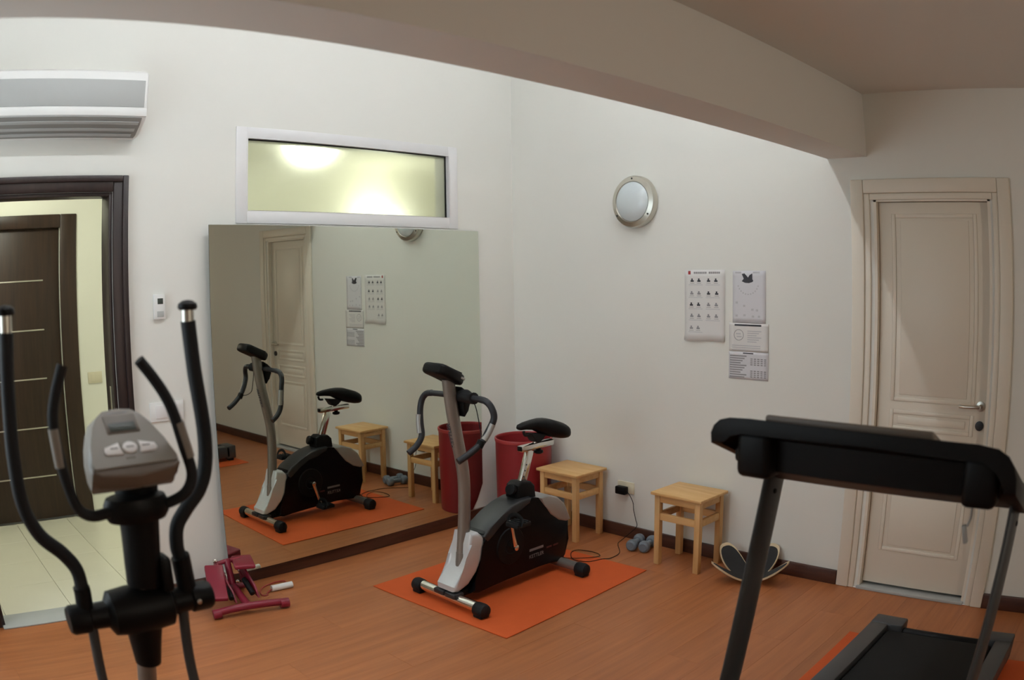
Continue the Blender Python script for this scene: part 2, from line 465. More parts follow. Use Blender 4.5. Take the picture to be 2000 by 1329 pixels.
for z0, z1 in ((1.06, 2.03), (0.905, 1.015), (0.745, 0.86), (0.235, 0.70)):
    y0, y1 = -3.245, -2.745
    bm = bm_new()
    for lo, hi in [((0.030, y0, z0), (0.036, y0 + 0.022, z1)), ((0.030, y1 - 0.022, z0), (0.036, y1, z1)),
                   ((0.030, y0 + .022, z0), (0.036, y1 - .022, z0 + 0.022)), ((0.030, y0 + .022, z1 - 0.022), (0.036, y1 - .022, z1))]: add_box(bm, lo, hi, 0.004)
    t.part('panel_moulding', bm, 'doorpaint', leaf)
    t.box('raised_panel', (0.031, y0 + 0.05, z0 + 0.035), (0.036, y1 - 0.05, z1 - 0.035), 'doorpaint', 0.003, leaf)
h = t.lathe('door_handle', [(0, 0), (0.026, 0), (0.026, -0.008), (0.011, -0.010), (0.010, -0.045), (0, -0.045)], (0.035, -3.282, 1.065), (1, 0, 0), 'steel', leaf, 20)
t.tube('lever', [(-0.010, -3.282, 1.065), (-0.014, -3.25, 1.065), (-0.012, -3.19, 1.063), (-0.006, -3.165, 1.063)], 0.0085, 'steel', leaf)
t.lathe('lock', [(0, 0), (0.025, 0), (0.025, -0.008), (0.012, -0.010), (0, -0.009)], (0.035, -3.282, 0.965), (1, 0, 0), 'charcoal', leaf, 20)
t.box('threshold', (-0.018, RY0 + 0.0, 0.0), (0.10, RY1, 0.018), 'acgrey', 0.004)

# ---- dark wooden door surround in the mirror wall (door stands open out of view)
t = Thing('door_2', 'dark wenge door surround open to the bright hall', 'doorway', (-3.32, 0, 0), 'structure')
bm = bm_new(); o = 0.085
for lo, hi in [((DX1, -0.022, 0), (DX1 + o, 0, DZ + o)), ((DX0 - o, -0.022, 0), (DX0, 0, DZ + o)), ((DX0, -0.022, DZ), (DX1, 0, DZ + o))]: add_box(bm, lo, hi, 0.007)
t.part('casing', bm, 'darkwood')
bm = bm_new()
for lo, hi in [((DX1 + .052, -0.034, 0), (DX1 + o, -0.02, DZ + o)), ((DX0 - o, -0.034, 0), (DX0 - .052, -0.02, DZ + o)), ((DX0 - .052, -0.034, DZ + .052), (DX1 + .052, -0.02, DZ + o))]: add_box(bm, lo, hi, 0.005)
t.part('outer_moulding', bm, 'darkwood')
bm = bm_new()
for lo, hi in [((DX1 - 0.02, 0, 0), (DX1, WT, DZ)), ((DX0, 0, 0), (DX0 + 0.02, WT, DZ)), ((DX0 + .02, 0, DZ - 0.02), (DX1 - .02, WT, DZ))]: add_box(bm, lo, hi, 0.002)
t.part('jamb', bm, 'darkwood')
t.box('latch_plate', (DX1 - 0.0225, 0.045, 1.0), (DX1 - 0.0195, 0.07, 1.2), 'steel', 0.001)
t.box('threshold', (DX0, -0.05, 0), (DX1, WT, 0.008), 'acgrey', 0.002)

# ---- hall behind the wall
HX0, HX1, HY, HZ = -4.65, 1.6, 1.95, 2.72
struct('wall_hall_far', [((HX0, HY, 0), (-3.62, HY + .12, HZ)), ((-3.62, HY, 2.18), (-2.735, HY + .12, HZ)), ((-2.735, HY, 0), (HX1, HY + .12, HZ)), ((-3.62, HY + .10, 0), (-2.735, HY + .12, 2.18))],
       'hallwall', 'cream hall wall seen through the open doorway', 'wall')
struct('wall_hall_left', [((HX0 - .12, WT, 0), (HX0, HY + .12, HZ))], 'hallwall', 'cream end wall of the hall', 'wall')
struct('wall_hall_right', [((HX1, WT, 0), (HX1 + .12, HY + .12, HZ)), ((0.14, 0, 0), (HX1 + .12, WT, HZ))], 'hallwall', 'cream hall wall behind the frosted transom window', 'wall')
struct('ceiling_hall', [((HX0 - .12, WT, HZ), (HX1 + .12, HY + .12, HZ + .1))], 'hallwall', 'pale hall ceiling behind the frosted transom window', 'ceiling')
fh = struct('floor_hall', [((HX0, WT, -0.12), (HX1, HY + .12, -0.006))], 'grout', 'cream tiled hall floor beyond the doorway', 'floor')
TS = 0.45
bm = bm_new(); add_box(bm, (0.0015, 0.0015, -0.008), (TS - 0.0015, TS - 0.0015, 0.002), 0.001, 1)
tile_me = None
ty = WT
while ty < HY - 0.01:
    tx = HX0
    while tx < HX1 - 0.01:
        wx, wy = min(TS, HX1 - tx), min(TS, HY - ty)
        if abs(wx - TS) < 1e-6 and abs(wy - TS) < 1e-6:
            if tile_me is None: tl = link('tile', bm, 'tile', fh); tile_me = tl.data
            else:
                tl = bpy.data.objects.new('tile', tile_me); COL.objects.link(tl); tl.parent = fh
        else:
            b2 = bm_new(); add_box(b2, (0.0015, 0.0015, -0.008), (wx - 0.0015, wy - 0.0015, 0.002), 0.001, 1)
            tl = link('tile', b2, 'tile', fh)
        tl.location = Vector((tx, ty, 0)) - fh.location
        tx += TS
    ty += TS
t = Thing('door_3', 'dark brown hall door with five thin metal strips', 'door', (-3.18, HY, 0), 'structure')
bm = bm_new()
for lo, hi in [((-2.735, HY - .02, 0), (-2.595, HY, 2.265)), ((-3.76, HY - .02, 0), (-3.62, HY, 2.265)), ((-3.62, HY - .02, 2.165), (-2.735, HY, 2.265))]: add_box(bm, lo, hi, 0.008)
t.part('casing', bm, 'darkwood2')
lf = t.box('door_leaf', (-3.615, HY + .02, 0.012), (-2.74, HY + .06, 2.165), 'darkwood2', 0.003)
for z in (1.785, 1.425, 1.068, 0.706, 0.34):
    t.box('metal_strip', (-3.50, HY + .016, z - .005), (-2.875, HY + .0215, z + .005), 'steel', 0.001, lf)
t = Thing('light_switch', 'cream switch plate on the hall wall beside the dark door', 'switch', (-2.47, HY, 1.04))
t.box('cover_plate', (-2.53, HY - .009, 1.0), (-2.41, HY, 1.085), 'beige', 0.003)
t.box('rocker', (-2.505, HY - .013, 1.015), (-2.475, HY - .008, 1.07), 'beige', 0.002)
# hall lamps
t = Thing('ceiling_lamp', 'glowing dome ceiling lamp blurred behind the frosted transom window', 'lamp', (-1.05, 1.0, HZ))
t.lathe('diffuser', [(0.165, 0), (0.16, -0.03), (0.14, -0.075), (0.10, -0.11), (0.05, -0.127), (0, -0.13)], (-1.05, 1.0, HZ - .012), (0, 0, 1), 'glow', seg=40)
t.lathe('base_ring', [(0, 0), (0.18, 0), (0.18, -0.016), (0.165, -0.018), (0, -0.018)], (-1.05, 1.0, HZ), (0, 0, 1), 'white', seg=40)
t = Thing('wall_sconce', 'glowing hall wall lamp low behind the frosted transom window', 'lamp', (0.17, HY, 2.12))
t.lathe('diffuser', [(0, -0.14), (0.05, -0.135), (0.10, -0.10), (0.135, -0.05), (0.145, 0.0), (0.13, 0.0), (0.10, -0.02), (0, -0.05)], (0.17, HY - .155, 2.20), (0, 0, 1), 'glow', seg=32)
t.box('bracket', (0.13, HY - .03, 2.08), (0.21, HY, 2.18), 'white', 0.006)
t = Thing('ceiling_lamp', 'added unseen dome lamp lighting the hall near the doorway', 'lamp', (-3.3, 1.0, HZ))  # added lamp out of view, sized to brighten the hall
t.lathe('diffuser', [(0.235, 0), (0.23, -0.03), (0.20, -0.075), (0.14, -0.11), (0.07, -0.127), (0, -0.13)], (-3.3, 1.0, HZ - .012), (0, 0, 1), 'glow', seg=40)
t.lathe('base_ring', [(0, 0), (0.25, 0), (0.25, -0.016), (0.235, -0.018), (0, -0.018)], (-3.3, 1.0, HZ), (0, 0, 1), 'white', seg=40)

# ---- transom window
t = Thing('window_1', 'white framed fixed transom window of frosted glass above the mirror', 'window', (-1.335, 0, 2.03), 'structure')
def ring_xz(bm, x0, x1, z0, z1, wl, wr, wb, wt_, y0, y1, bev):
    add_box(bm, (x0, y0, z0), (x0 + wl, y1, z1), bev); add_box(bm, (x1 - wr, y0, z0), (x1, y1, z1), bev)
    add_box(bm, (x0 + wl, y0, z0), (x1 - wr, y1, z0 + wb), bev); add_box(bm, (x0 + wl, y0, z1 - wt_), (x1 - wr, y1, z1), bev)
bm = bm_new(); ring_xz(bm, -2.145, -0.525, 2.034, 2.578, 0.07, 0.075, 0.066, 0.058, -0.006, 0.0, 0.002)
t.part('window_casing', bm, 'framewhite')
bm = bm_new(); ring_xz(bm, WX0, WX1, WZ0, WZ1, 0.006, 0.006, 0.006, 0.006, -0.006, WT, 0.0)
t.part('window_reveal', bm, 'framewhite')
bm = bm_new(); ring_xz(bm, WX0 + .006, WX1 - .006, WZ0 + .006, WZ1 - .006, 0.006, 0.006, 0.004, 0.006, 0.022, 0.034, 0.0)
t.part('dark_rim', bm, 'black')  # thin black strip around the pane
t.box('pane', (WX0 + .006, 0.034, WZ0 + .006), (WX1 - .006, 0.040, WZ1 - .006), 'frost')

# ================================================================ THINGS ON THE WALLS
# ---- big frameless mirror, slightly off the wall at its left edge, one chipped lower corner
t = Thing('wall_mirror', 'large frameless mirror with a broken lower corner standing on the baseboard', 'mirror', (-1.33, -0.02, 0.085))
MX0, MX1, MZ0, MZ1 = -2.335, -0.345, 0.0835, 2.022
def mir_y(x): return -0.0075 - 0.028 * (MX1 - x)
outl = [(MX0, MZ0), (-0.445, MZ0), (-0.40, 0.145), (-0.372, 0.20), (MX1, 0.255), (MX1, MZ1), (MX0, MZ1)]
bm = bm_new()
f = [bm.verts.new((x, mir_y(x), z)) for x, z in outl]; bm.faces.new(list(reversed(f)))
t.part('mirror_surface', bm, 'mirror')
bm = bm_new(); add_prism(bm, outl, lambda u, v, d: (u, mir_y(u) + d, v), 0.0006, 0.0056)
t.part('glass_edge', bm, 'mirredge')

# ---- air conditioner
t = Thing('air_conditioner', 'white split air conditioner with grey front panel above the dark doorway', 'air conditioner', (-3.26, 0, 2.47))
x0, x1 = -3.76, -2.765
body = [(0, 2.478), (0, 2.812), (-0.165, 2.812), (-0.196, 2.795), (-0.203, 2.76), (-0.203, 2.585), (-0.198, 2.557), (-0.17, 2.53), (-0.10, 2.488), (-0.06, 2.478)]
t.prism('body', body, YZ, x0, x1, 'white', 0.012)
t.box('front_panel', (x0 + .02, -0.2065, 2.610), (x1 - .02, -0.200, 2.752), 'acgrey', 0.002)
t.box('front_lip', (x0 + .003, -0.209, 2.562), (x1 - .003, -0.196, 2.606), 'white', 0.005)
out_ = t.prism('air_outlet', [(-0.198, 2.557), (-0.17, 2.530), (-0.10, 2.488), (-0.064, 2.480), (-0.066, 2.474), (-0.104, 2.482), (-0.175, 2.5245), (-0.204, 2.554)], YZ, x0 + .02, x1 - .028, 'acdark', 0.0015)
for k, (yy, zz) in enumerate([(-0.182, 2.531), (-0.142, 2.504), (-0.108, 2.483)]):
    t.box('louver', (x0 + .03, yy - .010, zz - .003), (x1 - .04 - .008 * k, yy + .010, zz + .001), 'acgrey', 0.001, rot=Matrix.Rotation(R(-33), 3, 'X'))

# ---- thermostat and switch
t = Thing('thermostat', 'small white wall thermostat with a dark display', 'thermostat', (-2.616, 0, 1.53))
t.box('case', (-2.648, -0.022, 1.533), (-2.582, 0, 1.663), 'white', 0.005)
t.box('display', (-2.628, -0.0235, 1.612), (-2.596, -0.0215, 1.642), 'lcd', 0.001)
t.box('button_panel', (-2.632, -0.0245, 1.545), (-2.594, -0.0215, 1.575), 'acgrey', 0.001)
t = Thing('light_switch', 'white rocker switch plate on the wall below the thermostat', 'switch', (-2.60, 0, 1.0))
t.box('cover_plate', (-2.700, -0.010, 0.995), (-2.500, 0, 1.098), 'white', 0.003)
t.box('rocker', (-2.668, -0.015, 1.012), (-2.60, -0.009, 1.082), 'framewhite', 0.003)
t.box('rocker', (-2.598, -0.015, 1.012), (-2.53, -0.009, 1.082), 'framewhite', 0.003)

# ---- round bulkhead lamp
LY, LZ = -1.103, 2.163
t = Thing('wall_lamp', 'round bulkhead wall lamp with brushed metal ring and opal glass', 'lamp', (0, LY, LZ))
t.lathe('metal_ring', [(0.10, 0.0), (0.156, 0.0), (0.162, 0.008), (0.162, 0.040), (0.156, 0.050), (0.128, 0.058), (0.122, 0.052), (0.11, 0.035)], (0, LY, LZ), (-1, 0, 0), 'steel', seg=48)
t.lathe('glass_diffuser', [(0.123, 0.045), (0.121, 0.056), (0.103, 0.070), (0.066, 0.082), (0.028, 0.087), (0, 0.088)], (0, LY, LZ), (-1, 0, 0), 'opal', seg=48)
for a in (90, 215, 325):
    t.lathe('screw', [(0, 0), (0.006, 0), (0.006, 0.003), (0, 0.0035)], (-0.0535, LY - 0.143 * math.cos(R(a)), LZ + 0.143 * math.sin(R(a))), (-1, 0, 0), 'charcoal', seg=10)

# ---- paper sheets (flat print as thin marks)
def sheet(name, label, y0, y1, z0, z1, material, curl=0.0, side=0.0):
    th = Thing(name, label, 'poster', (0, (y0 + y1) / 2, z0))
    bm = bm_new(); nu, nv = 8, 10
    g = []
    for j in range(nv + 1):
        rowv = []
        for i in range(nu + 1):
            u, v = i / nu, j / nv
            x = -0.0025 - curl * max(0, 0.10 - v) ** 1.1 * (1 + 0.7 * math.sin(u * 7)) * 8 - side * max(0, u - 0.85) * 6
            rowv.append(bm.verts.new((x, y1 + (y0 - y1) * u, z0 + (z1 - z0) * v)))
        g.append(rowv)
    for j in range(nv):
        for i in range(nu): bm.faces.new((g[j][i], g[j][i + 1], g[j + 1][i + 1], g[j + 1][i]))
    ob = th.part('sheet', bm, material)
    sm = ob.modifiers.new('thickness', 'SOLIDIFY'); sm.thickness = 0.0006; sm.offset = 0
    return th
def marks(th, name, rects, material, x=-0.0034):
    bm = bm_new()
    for (ya, yb, za, zb) in rects: add_box(bm, (x, min(ya, yb), min(za, zb)), (x + 0.0005, max(ya, yb), max(za, zb)))
    ob = th.part(name, bm, material); ob['kind'] = 'stuff'
    return ob
ay0, ay1, az0, az1 = -1.728, -1.452, 1.318, 1.736
A = sheet('exercise_poster', 'tall cream exercise chart with rows of small figures and curled lower edge', ay0, ay1, az0, az1, 'paper', 0.012)
P = lambda u, v: (ay1 + (ay0 - ay1) * u, az1 + (az0 - az1) * v)
dark, mid, line = [], [], []
rows = [(0.16, (.19, .36, .60, .78)), (0.34, (.18, .36, .60, .80)), (0.50, (.17, .35, .60, .79)), (0.66, (.18, .36, .60, .79)), (0.83, (.17, .34))]
for ri, (v, us) in enumerate(rows):
    for ci, u in enumerate(us):
        cy, cz = P(u, v)
        heavy = (ri in (0, 1) and ci >= 2) or (ri == 2 and ci < 2) or (ri == 0 and ci < 2)
        tgt = dark if heavy else mid
        tgt.append((cy - .011, cy + .011, cz - .004, cz + .006)); tgt.append((cy - .004, cy + .006, cz + .006, cz + .016))
        mid.append((cy - .015, cy + .015, cz - .013, cz - .0105))
    for u0, u1 in ((.10, .45), (.53, .88)):
        if ri == 4 and u0 > .5: continue
        ya, za = P(u0, v + .055); yb, _ = P(u1, v)
        line.append((ya, yb, za, za + .003))
marks(A, 'printed_figures', dark, 'inkdark'); marks(A, 'faint_figures', mid, 'ink'); marks(A, 'caption_lines', line, 'inkpale')
ya, za = P(.09, .065); yb, zb = P(.15, .015); marks(A, 'logo', [(ya, yb, za, zb)], 'inkred')
title = []
for k in range(14):
    if k in (7,): continue
    ya, za = P(.23 + k * .047, .055); yb, zb = P(.23 + k * .047 + .037, .028); title.append((ya, yb, za, zb))
marks(A, 'title_line', title, 'ink')
by0, by1, bz0, bz1 = -1.993, -1.780, 1.432, 1.729
B = sheet('exercise_sheet', 'white sheet topped by a dark winged picture, beside the cream chart', by0, by1, bz0, bz1, 'paperlilac')
P = lambda u, v: (by1 + (by0 - by1) * u, bz1 + (bz0 - bz1) * v)
bm = bm_new()
add_prism(bm, [P(.28, .06), P(.36, .05), P(.42, .09), P(.47, .13), P(.52, .08), P(.60, .05), P(.60, .16), P(.63, .19), P(.60, .215), P(.50, .235), P(.38, .23), P(.28, .20), P(.34, .15)], YZ, -0.0040, -0.0034)
B.part('dark_picture', bm, 'inkdark')
lm = []
for k in range(11):
    a = R(200 + k * 14); u, v = .47 + .32 * math.cos(a), .21 - .30 * math.sin(a) * .8
    y_, z_ = P(u, v); lm.append((y_ - .004, y_ + .004, z_ - .004, z_ + .004))
for u, v in ((.12, .61), (.35, .67), (.6, .74), (.74, .75), (.12, .86), (.36, .85), (.62, .87), (.8, .87)):
    y_, z_ = P(u, v); lm.append((y_ - .007, y_ + .007, z_ - .006, z_ + .006))
ya, za = P(.08, .05); yb, zb = P(.26, .02); lm.append((ya, yb, za, zb)); ya, za = P(.62, .05); yb, zb = P(.82, .02); lm.append((ya, yb, za, zb))
ya, za = P(.1, .985); yb, zb = P(.9, .975); lm.append((ya, yb, za, zb))
marks(B, 'printed_sketches', lm, 'inkpale')
cy0, cy1, cz0, cz1 = -2.012, -1.757, 1.270, 1.431
Cc = sheet('exercise_sheet', 'white sheet with a dark title bar and round diagram', cy0, cy1, cz0, cz1, 'paper', 0, 0.004)
P = lambda u, v: (cy1 + (cy0 - cy1) * u, cz1 + (cz0 - cz1) * v)
ya, za = P(.14, .10); yb, zb = P(.82, .04); marks(Cc, 'title_bar', [(ya, yb, za, zb)], 'inkdark')
bm = bm_new()
cyc, czc = P(.25, .42)
for k in range(24):
    a0, a1 = 2 * math.pi * k / 24, 2 * math.pi * (k + 1) / 24
    q = [(cyc + r_ * math.cos(a), czc + r_ * math.sin(a)) for r_, a in ((.029, a0), (.032, a0), (.032, a1), (.029, a1))]
    add_prism(bm, q, YZ, -0.0039, -0.0034)
Cc.part('round_diagram', bm, 'ink')
tx = []
for k in range(6):
    ya, za = P(.47, .26 + k * .075); yb, zb = P(.82 - (k % 3) * .06, .26 + k * .075 + .03); tx.append((ya, yb, za, zb))
for k in range(3):
    ya, za = P(.08, .78 + k * .075); yb, zb = P(.80, .78 + k * .075 + .028); tx.append((ya, yb, za, zb))
ya, za = P(.18, .40); yb, zb = P(.30, .36); tx.append((ya, yb, za, zb)); ya, za = P(.20, .50); yb, zb = P(.32, .46); tx.append((ya, yb, za, zb))
marks(Cc, 'text_lines', tx, 'inkpale')
dy0, dy1, dz0, dz1 = -2.014, -1.757, 1.110, 1.267
D = sheet('exercise_sheet', 'greyish sheet densely filled with small text, lowest of the wall papers', dy0, dy1, dz0, dz1, 'paperlilac')
P = lambda u, v: (dy1 + (dy0 - dy1) * u, dz1 + (dz0 - dz1) * v)
ya, za = P(.36, .05); yb, zb = P(.62, .0); marks(D, 'title_bar', [(ya, yb, za - .002, zb - .004)], 'inkdark')
tx = []
for k in range(10):
    ya, za = P(.03, .13 + k * .085); yb, zb = P(.45 - (k % 4) * .05, .13 + k * .085 + .045); tx.append((ya, yb, za, zb))
for gi, gv in enumerate((.22, .66)):
    for cu_ in range(5):
        for rr_ in range(4):
            ya, za = P(.55 + cu_ * .085, gv + rr_ * .07); yb, zb = P(.55 + cu_ * .085 + .055, gv + rr_ * .07 + .04); tx.append((ya, yb, za, zb))
marks(D, 'text_lines', tx, 'ink')

# ---- socket, plug and cable
t = Thing('wall_socket', 'cream wall socket plate low on the wall between the stools', 'socket', (0, -1.01, 0.30))
t.box('cover_plate', (-0.008, -1.078, 0.297), (0, -0.945, 0.373), 'beige', 0.003)
t = Thing('power_adapter', 'black plug-in power adapter with thin cable trailing to the bike', 'adapter', (-0.01, -1.0, 0.30))
t.box('adapter_body', (-0.052, -1.035, 0.293), (-0.0085, -0.955, 0.345), 'black', 0.008)
t.tube('cable', [(-0.030, -1.033, 0.318), (-0.034, -1.062, 0.300), (-0.026, -1.085, 0.25), (-0.022, -1.088, 0.20), (-0.022, -1.105, 0.14), (-0.030, -1.12, 0.098), (-0.06, -1.085, 0.05),
                 (-0.095, -1.045, 0.0035), (-0.16, -1.07, 0.0025), (-0.29, -1.183, 0.0025), (-0.40, -1.20, 0.0025), (-0.46, -1.185, 0.0105), (-0.55, -1.15, 0.0105), (-0.58, -1.06, 0.0105), (-0.50, -0.97, 0.0105), (-0.42, -0.96, 0.006),
                 (-0.385, -1.06, 0.004), (-0.43, -1.14, 0.0105), (-0.53, -1.10, 0.016), (-0.60, -1.02, 0.016), (-0.66, -1.01, 0.05), (-0.672, -1.03, 0.09)], 0.0024, 'black', seg=7, smooth=5)

# ================================================================ FLOOR THINGS
def mat_slab(name, label, pts, zt=0.006):
    bm = bm_new(); add_prism(bm, pts, XY, 0.0005, zt, 0.0015, 1)
    return tag(link(name, bm, 'orange', None, (pts[0][0], pts[0][1], 0)), label, 'mat')
mat_slab('exercise_mat', 'orange rubber mat lying under the exercise bike', [(-1.675, -0.535), (-1.622, -1.548), (-0.432, -1.495), (-0.475, -0.49)])
mat_slab('exercise_mat', 'orange-red rubber mat lying under the treadmill', [(-0.585, -2.865), (-0.62, -3.97), (-2.60, -3.93), (-2.56, -2.885)])

# ---- stools
def make_stool(x0, x1, y0, y1, h, label):
    th = Thing('stool', label, 'stool', ((x0 + x1) / 2, (y0 + y1) / 2, 0), group='pine stools along the wall')
    n = 3; st = None
    bm = bm_new(); add_box(bm, (x0, y0, h - 0.018), (x1, y1, h), 0.004, 2)
    st = th.part('seat', bm, 'pine')
    q = 0.036; i = 0.018
    X0, X1, Y0, Y1 = x0 + i, x1 - i, y0 + i, y1 - i
    for lx in (X0, X1 - q):
        for ly in (Y0, Y1 - q):
            th.box('leg', (lx, ly, 0), (lx + q, ly + q, h - 0.018), 'pinez', 0.003)
    a0, a1 = h - 0.062, h - 0.018
    r0, r1 = h - 0.170, h - 0.128
    for nm, zz0, zz1 in (('apron', a0, a1), ('stretcher', r0, r1)):
        th.box(nm, (X0 + .006, Y0 + q, zz0), (X0 + .026, Y1 - q, zz1), 'pine', 0.002)
        th.box(nm, (X1 - .026, Y0 + q, zz0), (X1 - .006, Y1 - q, zz1), 'pine', 0.002)
        th.box(nm, (X0 + q, Y0 + .006, zz0), (X1 - q, Y0 + .026, zz1), 'pine', 0.002)
        th.box(nm, (X0 + q, Y1 - .026, zz0), (X1 - q, Y1 - .006, zz1), 'pine', 0.002)
    return th
make_stool(-0.335, -0.024, -0.870, -0.520, 0.448, 'pine stool beside the red bin')
make_stool(-0.325, -0.024, -1.785, -1.435, 0.448, 'pine stool with the dumbbells at its feet')

# ---- red bin
t = Thing('waste_bin', 'tall round red plastic bin standing in the room corner', 'bin', (-0.226, -0.300, 0))
t.lathe('body', [(0, 0.0), (0.178, 0.0), (0.183, 0.005), (0.194, 0.596), (0.190, 0.596), (0.179, 0.012), (0, 0.012)], (-0.226, -0.300, 0), (0, 0, 1), 'red', seg=48)
t.lathe('rim', [(0.190, 0.590), (0.198, 0.588), (0.200, 0.600), (0.198, 0.610), (0.190, 0.611), (0.187, 0.602), (0.190, 0.590)], (-0.226, -0.300, 0), (0, 0, 1), 'redin', seg=48)

# ---- dumbbells
def dumbbell(a, b, label):
    a, b = Vector(a), Vector(b); d = (b - a); L_ = d.length
    th = Thing('dumbbell', label, 'dumbbell', (a.x, a.y, 0), group='dumbbells by the stool')
    th.tube('handle', [a + d * 0.1, a + d * 0.5, a + d * 0.9], [0.016, 0.019, 0.016], 'dumb', seg=16, smooth=3)
    for c, s in ((a, -1), (b, 1)):
        th.lathe('weight_head', [(0, -0.028), (0.024, -0.027), (0.034, -0.018), (0.0365, -0.006), (0.0365, 0.008), (0.033, 0.020), (0.024, 0.027), (0, 0.028)], c, d, 'dumb', seg=20)
dumbbell((-0.200, -1.212, 0.0368), (-0.082, -1.180, 0.0368), 'blue-grey dumbbell lying farther from the pine stool leg')
dumbbell((-0.176, -1.290, 0.0368), (-0.058, -1.262, 0.0368), 'blue-grey dumbbell lying right against the pine stool leg')

# ---- balance board: four-lobed curved plywood with grip tape
t = Thing('balance_board', 'curved plywood balance board with black grip lobes by the stool', 'balance board', (-0.215, -2.05, 0))
lobes = [R(143), R(66), R(-14), R(-86)]
def bb_r(a):
    best = 0.0
    for L_ in lobes:
        d = abs((a - L_ + math.pi) % (2 * math.pi) - math.pi)
        best = max(best, math.exp(-(d / R(29)) ** 2.8))
    return 0.10 + (0.255 - 0.10) * best
def bb_p(a, s, off):
    r = bb_r(a) * s
    z = 0.012 + (2.05 + 0.45 * math.cos(a)) * r * r + off
    return (-0.205 + r * math.cos(a) * 0.80, -2.05 + r * math.sin(a) * 0.95, z)
def bb_mesh(o0, o1, smax):
    bm = bm_new(); NA, NR = 96, 7
    top = [[bm.verts.new(bb_p(2 * math.pi * k / NA, smax * j / NR, o1)) for k in range(NA)] for j in range(1, NR + 1)]
    bot = [[bm.verts.new(bb_p(2 * math.pi * k / NA, smax * j / NR, o0)) for k in range(NA)] for j in range(1, NR + 1)]
    ct, cb = bm.verts.new(bb_p(0, 0, o1)), bm.verts.new(bb_p(0, 0, o0))
    for g, c in ((top, ct), (bot, cb)):
        for k in range(NA): bm.faces.new((c, g[0][k], g[0][(k + 1) % NA]))
        for a, b in zip(g, g[1:]):
            for k in range(NA): bm.faces.new((a[k], a[(k + 1) % NA], b[(k + 1) % NA], b[k]))
    for k in range(NA): bm.faces.new((top[-1][k], top[-1][(k + 1) % NA], bot[-1][(k + 1) % NA], bot[-1][k]))
    return bm
t.part('plywood_shell', bb_mesh(-0.0118, 0.0, 1.0), 'plyedge')
t.part('grip_surface', bb_mesh(0.0004, 0.0016, 0.945), 'grip')

# ---- mini stepper
t = Thing('mini_stepper', 'small crimson mini stepper beneath the mirror edge', 'stepper', (-2.40, -0.30, 0))
t.tube('front_tube', [(-2.60, -0.415, 0.028), (-2.56, -0.425, 0.040), (-2.45, -0.452, 0.050), (-2.33, -0.470, 0.046), (-2.21, -0.485, 0.034)], 0.020, 'crimson', seg=14)
t.tube('foot_cap', [(-2.618, -0.411, 0.026), (-2.575, -0.421, 0.030)], 0.0265, 'crimson', seg=14, smooth=0)
t.tube('foot_cap', [(-2.245, -0.481, 0.030), (-2.198, -0.489, 0.028)], 0.0265, 'crimson', seg=14, smooth=0)
t.tube('rear_tube', [(-2.52, -0.075, 0.026), (-2.40, -0.09, 0.030), (-2.27, -0.105, 0.026)], 0.018, 'crimson', seg=12)
t.tube('spine', [(-2.425, -0.455, 0.052), (-2.405, -0.33, 0.060), (-2.39, -0.20, 0.075), (-2.39, -0.09, 0.032)], 0.021, 'crimson', seg=12)
t.tube('upright', [(-2.395, -0.22, 0.06), (-2.385, -0.17, 0.15), (-2.38, -0.14, 0.215)], 0.020, 'crimson', seg=12)
t.tube('cross_bar', [(-2.46, -0.150, 0.200), (-2.38, -0.145, 0.205), (-2.28, -0.140, 0.200)], 0.013, 'crimson', seg=12)
def pedal(name, o, ux, uy, L_, W_):
    mm = frame_matrix(o, ux, uy)
    bm = bm_new(); add_box(bm, (-L_ / 2, -W_ / 2, -0.012), (L_ / 2, W_ / 2, 0.012), 0.009, 3)
    for v in bm.verts: v.co = mm @ v.co
    pd = t.part(name, bm, 'crimson')
    bm = bm_new()
    add_box(bm, (L_ / 2 - 0.022, -W_ / 2, 0.008), (L_ / 2, W_ / 2, 0.030), 0.006, 2)
    for v in bm.verts: v.co = mm @ v.co
    t.part('toe_stop', bm, 'crimson', pd)
pedal('pedal', (-2.525, -0.290, 0.150), (0.085, 0.215, 0.10), (0.105, -0.03, 0.0), 0.27, 0.105)
pedal('pedal', (-2.315, -0.215, 0.205), (0.075, 0.20, -0.02), (0.10, -0.040, 0.0), 0.25, 0.115)
for px_ in (-2.455, -2.315):
    t.prism('side_plate', [(-0.375, 0.045), (-0.30, 0.060), (-0.17, 0.085), (-0.13, 0.200), (-0.17, 0.212), (-0.24, 0.165), (-0.34, 0.105)], YZ, px_ - 0.006, px_ + 0.006, 'crimson', 0.003)
for a, b in (((-2.475, -0.36, 0.07), (-2.42, -0.19, 0.16)), ((-2.345, -0.36, 0.07), (-2.345, -0.17, 0.185))):
    cy = t.tube('piston', [a, ((a[0] + b[0]) / 2, (a[1] + b[1]) / 2, (a[2] + b[2]) / 2)], 0.015, 'black', seg=12, smooth=0)
    t.tube('piston_rod', [((a[0] + b[0]) / 2, (a[1] + b[1]) / 2, (a[2] + b[2]) / 2), b], 0.006, 'chrome', cy, 10, 0)
for c in ((-2.34, -0.205, 0.175), (-2.37, -0.25, 0.115), (-2.46, -0.16, 0.225)):
    t.lathe('bolt', [(0, -0.012), (0.011, -0.012), (0.011, 0.008), (0.006, 0.012), (0, 0.012)], c, (0.2, -0.9, 0.3), 'chrome', seg=10)
t = Thing('skipping_handle', 'white tubular handle with dark red cord lying by the stepper', 'handle', (-2.10, -0.23, 0))
t.tube('grip', [(-2.165, -0.235, 0.0185), (-2.10, -0.24, 0.0185), (-2.035, -0.246, 0.0185)], 0.018, 'white', seg=16, smooth=2)
